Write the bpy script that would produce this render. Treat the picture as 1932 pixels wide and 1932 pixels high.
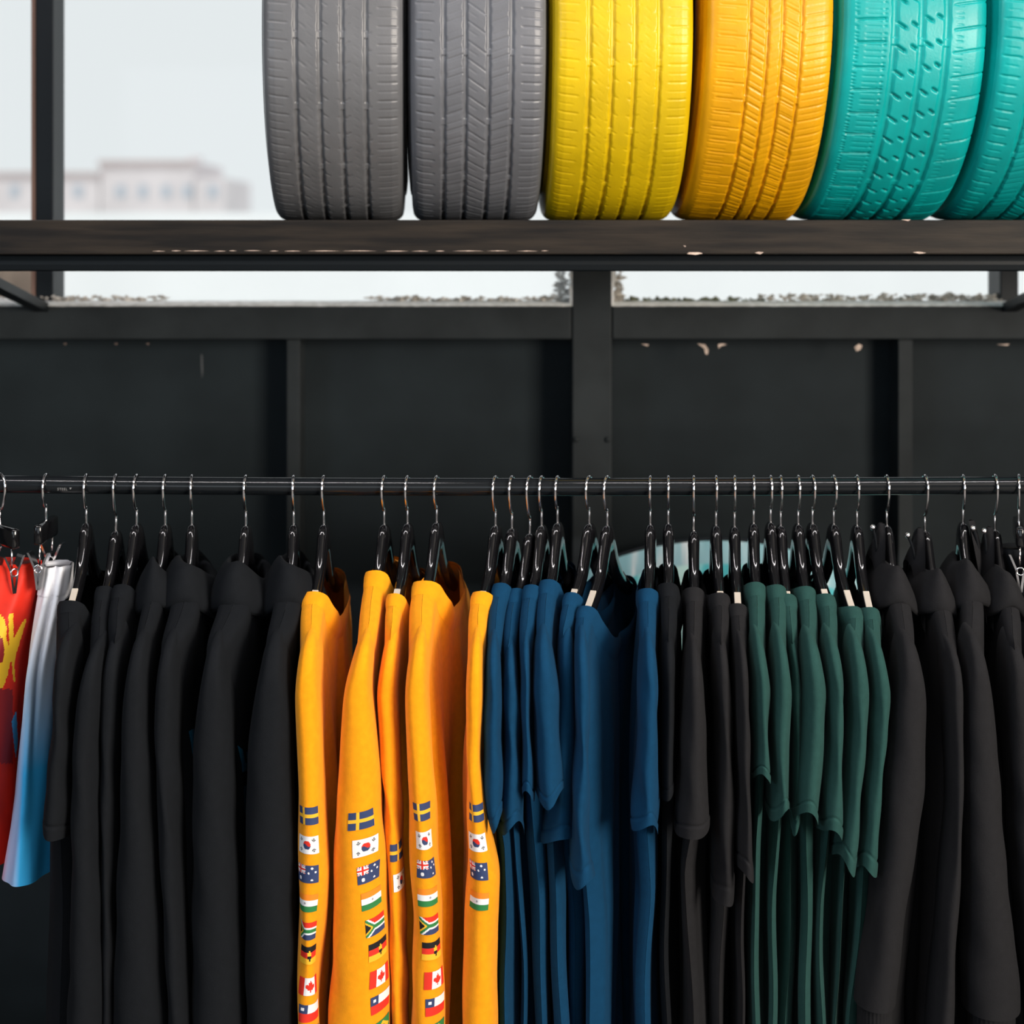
import bpy, math, random
import numpy as np
from mathutils import Vector

for o in list(bpy.data.objects):
    bpy.data.objects.remove(o, do_unlink=True)

# ------------------------------------------------------------------ camera
F, PX, PY, EYE = 3105.0, 966.0, 440.0, 1.75        # focal length in pixels, principal point, eye height
RAIL = 2.70                                        # distance of the clothes rail
sc = bpy.context.scene
col = sc.collection
cam = bpy.data.objects.new('camera', bpy.data.cameras.new('camera'))
col.objects.link(cam)
cam.location = (0, 0, EYE)
cam.rotation_euler = (math.pi / 2, 0, 0)
cam.data.sensor_width = 36
cam.data.lens = 36 * F / 1932
cam.data.shift_y = -(966 - PY) / 1932
cam.data.clip_start = 0.05
cam.data.clip_end = 500
cam.data.dof.use_dof = True
cam.data.dof.focus_distance = 2.56
cam.data.dof.aperture_fstop = 2.6
sc.camera = cam

# ------------------------------------------------------------------ world, sun, daylight
w = bpy.data.worlds.new('world'); sc.world = w; w.use_nodes = True
nt = w.node_tree
bg = nt.nodes['Background']
tc = nt.nodes.new('ShaderNodeTexCoord')
nz = nt.nodes.new('ShaderNodeTexNoise'); nz.inputs['Scale'].default_value = 2.2; nz.inputs['Detail'].default_value = 4
cr = nt.nodes.new('ShaderNodeValToRGB')
cr.color_ramp.elements[0].position = 0.27; cr.color_ramp.elements[0].color = (0.60, 0.82, 0.90, 1)
cr.color_ramp.elements[1].position = 0.33; cr.color_ramp.elements[1].color = (0.84, 0.865, 0.88, 1)
nt.links.new(tc.outputs['Generated'], nz.inputs['Vector'])
nt.links.new(nz.outputs['Fac'], cr.inputs['Fac'])
nt.links.new(cr.outputs['Color'], bg.inputs['Color'])
bg.inputs['Strength'].default_value = 1.0

def lamp(name, kind, loc, rot, energy, color, size=None, size_y=None):
    d = bpy.data.lights.new(name, kind)
    d.energy = energy; d.color = color
    if kind == 'AREA':
        d.shape = 'RECTANGLE'; d.size = size; d.size_y = size_y
    o = bpy.data.objects.new(name, d); col.objects.link(o)
    o.location = loc; o.rotation_euler = rot
    return o

sun = lamp('sun', 'SUN', (0, -20, 30), (math.radians(48), 0, math.radians(-12)), 1.0, (1, 0.96, 0.9))
sun.data.angle = math.radians(2)
# shop front daylight, then key and fill lamps added in unseen side openings
lamp('shop_front_daylight', 'AREA', (-0.9, -4.35, 1.75), (math.radians(90), 0, 0), 14, (0.70, 0.86, 1.0), 3.6, 2.3)
lamp('side_key_lamp', 'AREA', (3.25, -1.35, 2.15), (math.radians(90), 0, math.radians(90)), 480, (1.0, 0.90, 0.78), 2.6, 1.7)
lamp('far_side_fill_lamp', 'AREA', (-3.25, -0.9, 2.15), (math.radians(90), 0, math.radians(-90)), 40, (0.62, 0.82, 1.0), 1.8, 1.7)

vs = sc.view_settings
vs.view_transform = 'Standard'; vs.look = 'None'; vs.gamma = 1; vs.exposure = 0.0
vs.use_curve_mapping = False
sc.cycles.max_bounces = 6; sc.cycles.diffuse_bounces = 3; sc.cycles.glossy_bounces = 3; sc.cycles.transparent_max_bounces = 8
sc.cycles.caustics_reflective = False; sc.cycles.caustics_refractive = False

# ------------------------------------------------------------------ helpers
def wx(px, d): return (px - PX) * d / F
def wz(py, d): return EYE - (py - PY) * d / F
def pxl(p): return PX + p[0] * F / p[1], PY + (EYE - p[2]) * F / p[1]

MATS = {}
def mat(name, color, rough=0.6, metal=0.0, spec=0.5, bump=0.0, bscale=200, mottle=0.0, mscale=8, sheen=0.0, coat=0.0, color2=None, stretch=None):
    if name in MATS: return MATS[name]
    m = bpy.data.materials.new(name); m.use_nodes = True
    n = m.node_tree.nodes; l = m.node_tree.links
    b = n['Principled BSDF']
    b.inputs['Base Color'].default_value = (*color, 1)
    b.inputs['Roughness'].default_value = rough
    b.inputs['Metallic'].default_value = metal
    b.inputs['Specular IOR Level'].default_value = spec
    if sheen:
        b.inputs['Sheen Weight'].default_value = sheen
        b.inputs['Sheen Roughness'].default_value = 0.5
        b.inputs['Sheen Tint'].default_value = (*[min(1, c * 0.5 + 0.3) for c in color], 1)
    if coat: b.inputs['Coat Weight'].default_value = coat
    t = n.new('ShaderNodeTexCoord')
    vec = t.outputs['Object']
    if stretch:
        mp = n.new('ShaderNodeMapping'); mp.inputs['Scale'].default_value = stretch
        l.new(vec, mp.inputs['Vector']); vec = mp.outputs['Vector']
    if mottle:
        q = n.new('ShaderNodeTexNoise'); q.inputs['Scale'].default_value = mscale; q.inputs['Detail'].default_value = 5
        l.new(vec, q.inputs['Vector'])
        r = n.new('ShaderNodeValToRGB')
        c2 = color2 or tuple(min(1, c * (1 + mottle)) for c in color)
        c1 = color if color2 else tuple(c * (1 - mottle) for c in color)
        r.color_ramp.elements[0].position = 0.35; r.color_ramp.elements[0].color = (*c1, 1)
        r.color_ramp.elements[1].position = 0.68; r.color_ramp.elements[1].color = (*c2, 1)
        l.new(q.outputs['Fac'], r.inputs['Fac']); l.new(r.outputs['Color'], b.inputs['Base Color'])
    if bump:
        q = n.new('ShaderNodeTexNoise'); q.inputs['Scale'].default_value = bscale; q.inputs['Detail'].default_value = 3
        l.new(vec, q.inputs['Vector'])
        bp = n.new('ShaderNodeBump'); bp.inputs['Strength'].default_value = bump; bp.inputs['Distance'].default_value = 0.002
        l.new(q.outputs['Fac'], bp.inputs['Height']); l.new(bp.outputs['Normal'], b.inputs['Normal'])
    MATS[name] = m
    return m

def tag(o, label=None, cat=None, group=None, kind=None):
    if label: o['label'] = label
    if cat: o['category'] = cat
    if group: o['group'] = group
    if kind: o['kind'] = kind
    return o

def empty(name, loc, rz=0.0):
    o = bpy.data.objects.new(name, None); col.objects.link(o)
    o.empty_display_size = 0.05
    o.location = loc; o.rotation_euler = (0, 0, rz)
    return o

def mk(name, V, Fc, mats, parent=None, smooth=True, mi=None, origin=None):
    """one mesh object; V in the parent's frame (or world minus origin)"""
    V = np.asarray(V, float).reshape(-1, 3)
    if origin is not None: V = V - np.asarray(origin, float)
    me = bpy.data.meshes.new(name)
    Fc = Fc.tolist() if isinstance(Fc, np.ndarray) else Fc
    me.from_pydata(V.tolist(), [], Fc)
    if not isinstance(mats, (list, tuple)): mats = [mats]
    for m in mats: me.materials.append(m)
    if mi is not None: me.polygons.foreach_set('material_index', np.asarray(mi, np.int32))
    if smooth: me.polygons.foreach_set('use_smooth', np.ones(len(me.polygons), bool))
    me.update()
    o = bpy.data.objects.new(name, me); col.objects.link(o)
    if parent is not None: o.parent = parent
    return o

def link_copy(src, parent):
    c = src.copy(); col.objects.link(c); c.parent = parent
    return c

def grid_faces(nr, nc, wrap=False, off=0):
    r = np.arange(nr - 1)[:, None]; c = np.arange(nc if wrap else nc - 1)[None, :]
    c2 = (c + 1) % nc
    a = r * nc + c; b = r * nc + c2; d = (r + 1) * nc + c2; e = (r + 1) * nc + c
    return np.stack([a, b, d, e], -1).reshape(-1, 4) + off

class Join:
    def __init__(s): s.V, s.F, s.n = [], [], 0
    def add(s, V, Fc):
        V = np.asarray(V, float).reshape(-1, 3)
        s.V.append(V); s.F += [[i + s.n for i in f] for f in (Fc.tolist() if isinstance(Fc, np.ndarray) else Fc)]
        s.n += len(V); return s
    def build(s, name, m, parent=None, smooth=True, origin=None):
        return mk(name, np.concatenate(s.V), s.F, m, parent, smooth, origin=origin)

def box_vf(x0, x1, y0, y1, z0, z1, bev=0.0):
    if bev <= 0:
        V = [(x, y, z) for z in (z0, z1) for y in (y0, y1) for x in (x0, x1)]
        return np.array(V), [[0, 2, 3, 1], [4, 5, 7, 6], [0, 1, 5, 4], [2, 6, 7, 3], [0, 4, 6, 2], [1, 3, 7, 5]]
    import bmesh
    bm = bmesh.new(); bmesh.ops.create_cube(bm, size=1)
    for v in bm.verts:
        v.co = Vector(((x0 + x1) / 2 + v.co.x * (x1 - x0), (y0 + y1) / 2 + v.co.y * (y1 - y0), (z0 + z1) / 2 + v.co.z * (z1 - z0)))
    bmesh.ops.bevel(bm, geom=bm.edges[:], offset=bev, segments=2, affect='EDGES', profile=0.6)
    bm.verts.index_update()
    V = np.array([v.co[:] for v in bm.verts]); Fc = [[v.index for v in f.verts] for f in bm.faces]
    bm.free(); return V, Fc

def box(name, x0, x1, y0, y1, z0, z1, m, parent=None, bev=0.0, origin=None):
    V, Fc = box_vf(x0, x1, y0, y1, z0, z1, bev)
    return mk(name, V, Fc, m, parent, False, origin=origin)

def tube_vf(P, r, seg=10, caps=True):
    P = np.asarray(P, float); n = len(P)
    r = np.broadcast_to(np.asarray(r, float), (n,))
    T = np.gradient(P, axis=0); T /= np.linalg.norm(T, axis=1)[:, None] + 1e-12
    up = np.array([0.0, 0, 1]) if abs(T[0][2]) < 0.9 else np.array([1.0, 0, 0])
    V = []; nrm = np.cross(T[0], up); nrm /= np.linalg.norm(nrm)
    for i in range(n):
        nrm = nrm - T[i] * np.dot(nrm, T[i]); nrm /= np.linalg.norm(nrm) + 1e-12
        bn = np.cross(T[i], nrm)
        a = np.linspace(0, 2 * np.pi, seg, endpoint=False)
        V.append(P[i] + r[i] * (np.cos(a)[:, None] * nrm + np.sin(a)[:, None] * bn))
    V = np.concatenate(V); Fc = grid_faces(n, seg, True).tolist()
    if caps: Fc += [list(range(seg))[::-1], [(n - 1) * seg + k for k in range(seg)]]
    return V, Fc

def spline(pts, n):
    pts = np.asarray(pts, float); k = len(pts)
    out = []
    for t in np.linspace(0, k - 1, n):
        i = min(int(t), k - 2); f = t - i
        p0, p1, p2, p3 = pts[max(i - 1, 0)], pts[i], pts[i + 1], pts[min(i + 2, k - 1)]
        out.append(0.5 * ((2 * p1) + (-p0 + p2) * f + (2 * p0 - 5 * p1 + 4 * p2 - p3) * f * f + (-p0 + 3 * p1 - 3 * p2 + p3) * f ** 3))
    return np.array(out)

def sstep(x, a, b):
    t = np.clip((np.asarray(x, float) - a) / (b - a), 0, 1)
    return t * t * (3 - 2 * t)

# ------------------------------------------------------------------ materials
M_WALL = mat('black_wall_paint', (0.0155, 0.0212, 0.0245), 0.62, spec=0.12, bump=0.12, bscale=90, mottle=0.18, mscale=5)
M_POST = mat('black_post_paint', (0.0245, 0.0290, 0.0315), 0.58, spec=0.14, bump=0.15, bscale=70, mottle=0.2, mscale=9)
M_SHELF = mat('worn_black_shelf_paint', (0.010, 0.009, 0.0085), 0.5, spec=0.15, bump=0.2, bscale=60, mottle=0.5, mscale=12, color2=(0.028, 0.022, 0.017), stretch=(0.5, 3, 6))
M_METAL = mat('black_steel', (0.007, 0.010, 0.013), 0.45, spec=0.2, bump=0.05)
M_CHIP = mat('bare_pale_wood', (0.62, 0.48, 0.40), 0.8, mottle=0.3, mscale=150)
M_CRUST = mat('flaking_white_putty', (0.90, 0.90, 0.88), 0.85, bump=0.6, bscale=160, mottle=0.2, mscale=60)
M_GRIME = mat('sill_grime', (0.30, 0.26, 0.21), 0.9, mottle=0.8, mscale=140, color2=(0.85, 0.80, 0.74))
M_CHROME = mat('chrome_wire', (0.86, 0.83, 0.85), 0.12, metal=1.0)
M_LACQ = mat('black_lacquered_wood', (0.005, 0.005, 0.006), 0.09, spec=0.6)
M_GRIP = mat('ivory_grip_rubber', (0.55, 0.49, 0.42), 0.55)
M_RAIL = mat('black_gloss_tube', (0.008, 0.010, 0.012), 0.12, spec=0.42)
M_ROOM = mat('dark_room_paint', (0.06, 0.062, 0.065), 0.7, mottle=0.1)
M_FLOOR = mat('grey_concrete_floor', (0.17, 0.165, 0.16), 0.6, mottle=0.25, mscale=3, bump=0.1)
M_CEIL = mat('grey_ceiling_paint', (0.22, 0.22, 0.225), 0.8, mottle=0.08)

def glass_mat():
    m = bpy.data.materials.new('window_glass'); m.use_nodes = True
    n = m.node_tree.nodes; l = m.node_tree.links; n.clear()
    o = n.new('ShaderNodeOutputMaterial'); mx = n.new('ShaderNodeMixShader'); t = n.new('ShaderNodeBsdfTransparent'); g = n.new('ShaderNodeBsdfGlossy')
    t.inputs['Color'].default_value = (0.97, 0.985, 0.985, 1); g.inputs['Roughness'].default_value = 0.03
    mx.inputs[0].default_value = 0.008
    l.new(t.outputs[0], mx.inputs[1]); l.new(g.outputs[0], mx.inputs[2]); l.new(mx.outputs[0], o.inputs[0])
    return m
M_GLASS = glass_mat()

# ------------------------------------------------------------------ the setting
WALLD, PANELD, STUDD = 3.38, 3.49, 3.41
ZS, ZB = wz(577, WALLD), wz(640, WALLD)            # sill and bottom of the horizontal beam
XL, XR, YF, ZC = -3.3, 3.3, -4.5, 3.3

def struct(o): o['kind'] = 'structure'; return o
struct(box('floor', XL - .1, XR + .1, YF - .1, 3.6, -0.1, 0, M_FLOOR))
struct(box('ceiling', XL - .1, XR + .1, YF - .1, 3.6, ZC, ZC + .12, M_CEIL))
j = Join()
for b in ((XL - .1, XL, YF, -1.8, 0, ZC), (XL - .1, XL, 0.0, 3.6, 0, ZC), (XL - .1, XL, -1.8, 0.0, 0, 1.3), (XL - .1, XL, -1.8, 0.0, 3.0, ZC)):
    j.add(*box_vf(*b))
struct(j.build('wall_left', M_ROOM, smooth=False))
j = Join()
for b in ((XR, XR + .1, YF, -2.65, 0, ZC), (XR, XR + .1, -0.05, 3.6, 0, ZC), (XR, XR + .1, -2.65, -0.05, 0, 1.3), (XR, XR + .1, -2.65, -0.05, 3.0, ZC)):
    j.add(*box_vf(*b))
struct(j.build('wall_right', M_ROOM, smooth=False))
j = Join()
for b in ((XL, -2.7, YF - .1, YF, 0, ZC), (0.9, XR, YF - .1, YF, 0, ZC), (-2.7, 0.9, YF - .1, YF, 2.9, ZC), (-2.7, 0.9, YF - .1, YF, 0, 0.6)):
    j.add(*box_vf(*b))
struct(j.build('wall_front', M_ROOM, smooth=False))

# back wall: an Empty with its panels, beams, posts and studs
wall = struct(empty('wall_back', (0, WALLD, 0)))
ORG = (0, WALLD, 0)
PX0, PX1 = wx(1080, WALLD), wx(1154, WALLD)        # the wide post
S1 = (wx(541, STUDD), wx(566, STUDD)); S2 = (wx(1695, STUDD), wx(1722, STUDD))
edges = [XL, S1[0] + .01, S1[1] - .01, PX0 + .01, PX1 - .01, S2[0] + .01, S2[1] - .01, XR]
for a, b in ((XL, sum(S1) / 2), (sum(S1) / 2, (PX0 + PX1) / 2), ((PX0 + PX1) / 2, sum(S2) / 2), (sum(S2) / 2, XR)):
    box('wall_panel', a + .0005, b - .0005, PANELD, PANELD + .03, 0, ZS - .02, M_WALL, wall, origin=ORG)
for s in (S1, S2):
    box('stud', s[0], s[1], STUDD, PANELD, 0, ZB + .01, M_POST, wall, 0.002, origin=ORG)
for s in (-2.55, -1.62, 1.75, 2.5):
    box('stud', s, s + .027, STUDD, PANELD, 0, ZB + .01, M_POST, wall, 0.002, origin=ORG)
box('post', PX0, PX1, WALLD, 3.56, 0, ZC, M_POST, wall, 0.003, origin=ORG)
for k, (a, b) in enumerate(((XL, PX0 - .002), (PX1 + .002, XR))):
    box('beam', a, b, WALLD + .002, 3.56, ZB, ZS, M_POST, wall, 0.003, origin=ORG)
for k, (a, b) in enumerate(((XL, PX0), (PX1, XR))):
    box('header', a, b, WALLD + .002, 3.56, 3.02, ZC, M_POST, wall, 0.003, origin=ORG)
for px in (1087, 1147):
    V, Fc = tube_vf([(wx(px, WALLD), WALLD - .004, wz(829, WALLD)), (wx(px, WALLD), WALLD + .01, wz(829, WALLD))], 0.006, 10)
    mk('bolt', V, Fc, M_POST, wall, origin=ORG)
# small scrapes and paint flakes under the right beam
rng = random.Random(5)
def flake(name, pts_px, d, m, parent, th=0.0012, org=ORG):
    n = len(pts_px)
    f = [(wx(x, d), d, wz(y, d)) for x, y in pts_px]; b = [(p[0], d + th, p[2]) for p in f]
    Fc = [list(range(n)), [2 * n - 1 - i for i in range(n)]] + [[i, i + n, (i + 1) % n + n, (i + 1) % n] for i in range(n)]
    return mk(name, f + b, Fc, m, parent, False, origin=org)
flake('paint_flake', [(1316, 648), (1330, 650), (1337, 660), (1335, 669), (1331, 668), (1329, 658)], WALLD - .003, M_CHIP, wall)
flake('paint_flake', [(1355, 650), (1362, 648), (1372, 650), (1360, 653), (1356, 658)], WALLD - .003, M_CHIP, wall)
flake('paint_flake', [(1210, 649), (1224, 650), (1222, 653)], WALLD - .003, M_CHIP, wall)
flake('paint_flake', [(1612, 655), (1620, 649), (1627, 652), (1624, 659), (1616, 663)], WALLD - .003, M_CHIP, wall)
flake('paint_flake', [(1880, 650), (1905, 649), (1900, 652)], WALLD - .003, M_CHIP, wall)
for px in (122, 218, 278): flake('paint_flake', [(px - 3, 648), (px + 4, 647), (px + 2, 651)], WALLD - .003, mat('dull_wood', (.16, .11, .09), .8), wall)
flake('scrape', [(379, 668), (382, 670), (383, 700), (381, 714), (379, 690)], PANELD - .001, mat('grey_scrape', (.07, .075, .08), .7), wall, 0.001)

MUL_L = (wx(62, 3.44), wx(100, 3.44)); MUL_R = (wx(1887, 3.44), wx(1922, 3.44))
# window frames, mullions, panes and flaking sills
def window(name, x0, x1, mull, seed):
    w0 = struct(empty(name, ((x0 + x1) / 2, 3.46, ZS)))
    org = ((x0 + x1) / 2, 3.46, ZS)
    cuts = [x0] + [m for p in mull for m in p] + [x1]
    for k in range(0, len(cuts), 2):
        box('pane', cuts[k] - .002, cuts[k + 1] + .002, 3.478, 3.482, ZS - .005, 3.03, M_GLASS, w0, origin=org)
    for a, b in mull:
        brown = abs(a - MUL_L[0]) < 1e-6
        box('mullion', a, b, 3.44, 3.53, ZS - .004, 3.03, M_METAL, w0, 0.003, origin=org)
        if brown: box('mullion_edge', a - .002, a + .006, 3.435, 3.45, ZS - .002, 3.03, mat('bare_brown_wood', (.22, .13, .10), .8), w0, origin=org)
    # flaking putty line along the sill: an uneven strip
    rg = random.Random(seed); n = 260
    xs = np.linspace(x0, x1, n)
    h = np.array([0.0035 + 0.002 * rg.random() for _ in xs]); h[1:-1] = (h[:-2] + h[1:-1] + h[2:]) / 3
    d0 = WALLD - .001
    V = []; 
    for x, hh in zip(xs, h):
        lo = -0.0006 - 0.0025 * max(0, rg.random() - .75)
        V += [(x, d0, ZS + lo), (x, d0 + .003, ZS + hh * .8), (x, d0 + .05, ZS + hh + .003), (x, d0 + .10, ZS + hh + .002)]
    mk('putty_line', V, grid_faces(n, 4), M_CRUST, w0, origin=org)
    return w0, org
w1, o1 = window('window_1', XL, PX0, [(-2.45, -2.41), (-1.72, -1.68), MUL_L], 1)
w2, o2 = window('window_2', PX1, XR, [MUL_R, (1.78, 1.82), (2.5, 2.54)], 2)
def putty_edge(px0, px1, parent, org, seed):      # rough vertical putty beside the post
    rg = random.Random(seed); n = 40; V = []
    for z in np.linspace(ZS, 3.0, n * 4):
        a = wx(px0, WALLD); b = wx(px1, WALLD); e = (b - a) * (0.55 + 0.9 * rg.random())
        V += [(a, WALLD + .001, z), (a + e, WALLD + .004, z), (a + e * .9, WALLD + .07, z)]
    mk('putty_line', V, grid_faces(n * 4, 3), M_CRUST, parent, False, origin=org)
putty_edge(1080, 1075, w1, o1, 3); putty_edge(1154, 1160, w2, o2, 4)
def rubble(px0, px1, h, seed, parent, org, m, d=3.445, n=90):
    rg = random.Random(seed); jn = Join()
    for k in range(n):
        x = wx(rg.uniform(px0, px1), d); s = rg.uniform(.002, .007); z = ZS + .003 + rg.random() ** 1.5 * h
        P = np.array([[rg.gauss(0, 1) for _ in range(3)] for _ in range(6)]); P /= np.linalg.norm(P, axis=1)[:, None]
        O = np.array([(1, 0, 0), (-1, 0, 0), (0, 1, 0), (0, -1, 0), (0, 0, 1), (0, 0, -1)]) + .5 * P
        O *= s * np.array([rg.uniform(.8, 2.2), 1, rg.uniform(.5, 1)])
        jn.add(O + (x, d + rg.uniform(-.02, .02), z), [[0, 2, 4], [2, 1, 4], [1, 3, 4], [3, 0, 4], [2, 0, 5], [1, 2, 5], [3, 1, 5], [0, 3, 5]])
    o = jn.build('debris', m, parent, False, origin=org); o['kind'] = 'stuff'
rubble(70, 312, .014, 11, w1, o1, M_GRIME, n=170)
rubble(696, 1060, .012, 12, w1, o1, M_GRIME, n=220)
rubble(1050, 1074, .07, 13, w1, o1, M_CRUST, n=110)
rubble(1158, 1174, .075, 14, w2, o2, M_GRIME, n=90)
rubble(1180, 1440, .010, 15, w2, o2, mat('green_moss_grime', (.16, .17, .11), .9, mottle=.5, mscale=90), n=150)
rubble(1432, 1886, .017, 16, w2, o2, M_GRIME, n=330)
rubble(0, 62, .010, 17, w1, o1, M_CRUST, n=60)

# outside, far and pale
M_GROUND = mat('bright_concrete_yard', (0.72, 0.73, 0.72), 0.9, mottle=0.05, mscale=.4)
struct(box('ground', -40, 40, 3.62, 90, -0.3, -0.15, M_GROUND))
yw = tag(box('yard_wall', -16, 22, 16, 16.3, -0.15, wz(401, 16), mat('white_render', (0.92, 0.93, 0.94), .9, mottle=.04, mscale=.6)), 'long low white wall outside the window', 'wall', kind='thing')
bd = empty('distant_building', (wx(230, 60), 60, -0.15))
bo = bd.location[:]
M_BLD = mat('pale_pinkish_render', (0.78, 0.72, 0.73), .9, mottle=.08, mscale=.5)
for px0, px1, top in ((-60, 190, 326), (188, 366, 304), (364, 424, 336)):
    box('building_block', wx(px0, 60), wx(px1, 60), 60, 66, -.15, wz(top, 60), M_BLD, bd, origin=bo)
box('chimney', wx(352, 60), wx(372, 60), 60.4, 61, wz(310, 60), wz(294, 60), M_BLD, bd, origin=bo)
box('cornice', wx(-60, 60), wx(190, 60), 59.8, 60, wz(332, 60), wz(325, 60), mat('brown_cornice', (.56, .46, .45), .9), bd, origin=bo)
box('cornice', wx(187, 60), wx(367, 60), 59.8, 60, wz(312, 60), wz(303, 60), MATS['brown_cornice'], bd, origin=bo)
for k, px in enumerate((20, 80, 140, 220, 262, 306, 346, 394)):
    box('window', wx(px, 60), wx(px + 16, 60), 59.93, 60.02, wz(372, 60), wz(350, 60), mat('far_pane', (.5, .55, .62), .3), bd, origin=bo)
tag(bd, 'pale blurred building with a stepped roof far beyond the window', 'building')
pst = tag(box('timber_board', wx(-60, 4.2), wx(61, 4.2), 4.2, 4.24, -0.15, wz(509, 4.2), mat('beige_timber', (.62, .47, .38), .8, mottle=.2, mscale=20, stretch=(1, 1, .2)), bev=.004), 'beige timber board outside the glass below the shelf', 'board')

# ------------------------------------------------------------------ ceiling tube lights above the aisle
M_TUBE = mat('white_diffuser', (.9, .9, .9), .4)
M_TUBE.node_tree.nodes['Principled BSDF'].inputs['Emission Color'].default_value = (1, .95, .95, 1)
M_TUBE.node_tree.nodes['Principled BSDF'].inputs['Emission Strength'].default_value = 6
for k, (x0, nm_) in enumerate(((-1.25, 'white tube ceiling light above the black hoodies'), (1.25, 'white tube ceiling light above the green shirts'))):
    cl = tag(empty('ceiling_light', (x0, 1.55, ZC)), nm_, 'ceiling light', 'tube lights on the ceiling')
    box('housing', -1.1, 1.1, -.05, .05, -.05, 0, mat('white_metal', (.7, .7, .7), .5), cl, .005)
    V, Fc = tube_vf([(-1.08, 0, -.075), (1.08, 0, -.075)], .02, 12); mk('tube', V, Fc, M_TUBE, cl)
    lt = lamp('tube_glow', 'AREA', (0, 0, -.10), (0, 0, 0), 26, (1, .95, .95), 2.1, .05); lt.parent = cl

# ------------------------------------------------------------------ shelf
SH0, SH1 = 2.86, 3.20
ZT, ZU = wz(415, SH0), wz(480, SH0)
shelf = tag(empty('wall_shelf', (0, SH1, ZT)), 'long black painted wooden shelf carrying painted tires', 'shelf')
so = (0, SH1, ZT)
box('plank', XL + .05, XR - .05, SH0, SH1, ZU, ZT, M_SHELF, shelf, 0.0025, origin=so)
V, Fc = box_vf(XL + .05, XR - .05, 2.915, 2.965, wz(512, 2.92), ZU - .0005, 0.012)
mk('support_rail', V, Fc, M_METAL, shelf, False, origin=so)
box('support_rail', XL + .05, XR - .05, 3.14, 3.18, wz(505, 3.14), ZU - .0005, M_METAL, shelf, 0.004, origin=so)
for px in (78, 1905):
    x = wx(px, WALLD)
    for P, r in (([(x, WALLD + .005, ZS - .004), (x, 2.93, wz(515, 2.94) + .004)], .0),):
        a, b = np.array(P[0]), np.array(P[1])
        t = (b - a) / np.linalg.norm(b - a); nn = np.cross(t, (1, 0, 0)); nn /= np.linalg.norm(nn)
        V = []
        for c in (a, b):
            for sx, sn in ((-1, -1), (1, -1), (1, 1), (-1, 1)): V.append(c + np.array([.014 * sx, 0, 0]) + nn * .009 * sn)
        mk('bracket_strut', V, [[0, 1, 2, 3], [4, 7, 6, 5], [0, 4, 5, 1], [1, 5, 6, 2], [2, 6, 7, 3], [3, 7, 4, 0]], M_METAL, shelf, False, origin=so)
    box('bracket_arm', x - .014, x + .014, 2.97, WALLD + .002, ZU - .03, ZU - .0015, M_METAL, shelf, 0.002, origin=so)
# worn edge
def worn(pts): flake('worn_chip', pts, SH0 - .0006, M_CHIP, shelf, 0.0011, so)
worn([(1296, 479), (1300, 476), (1318, 476), (1326, 478), (1312, 481)])
worn([(1424, 477), (1432, 475), (1441, 476), (1434, 480)])
worn([(1289, 463), (1294, 464), (1293, 466)])
worn([(1722, 476), (1734, 475), (1748, 477), (1735, 479)])
worn([(1700, 414.5), (1718, 414), (1714, 417)])
rg = random.Random(8); x = 286
while x < 1040:
    ln = rg.uniform(14, 70); y = 473.5 + rg.uniform(-.6, .6)
    worn([(x, y), (x + ln * .5, y - .9), (x + ln, y), (x + ln * .5, y + rg.uniform(.3, .9))]); x += ln + rg.uniform(1, 14)

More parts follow.
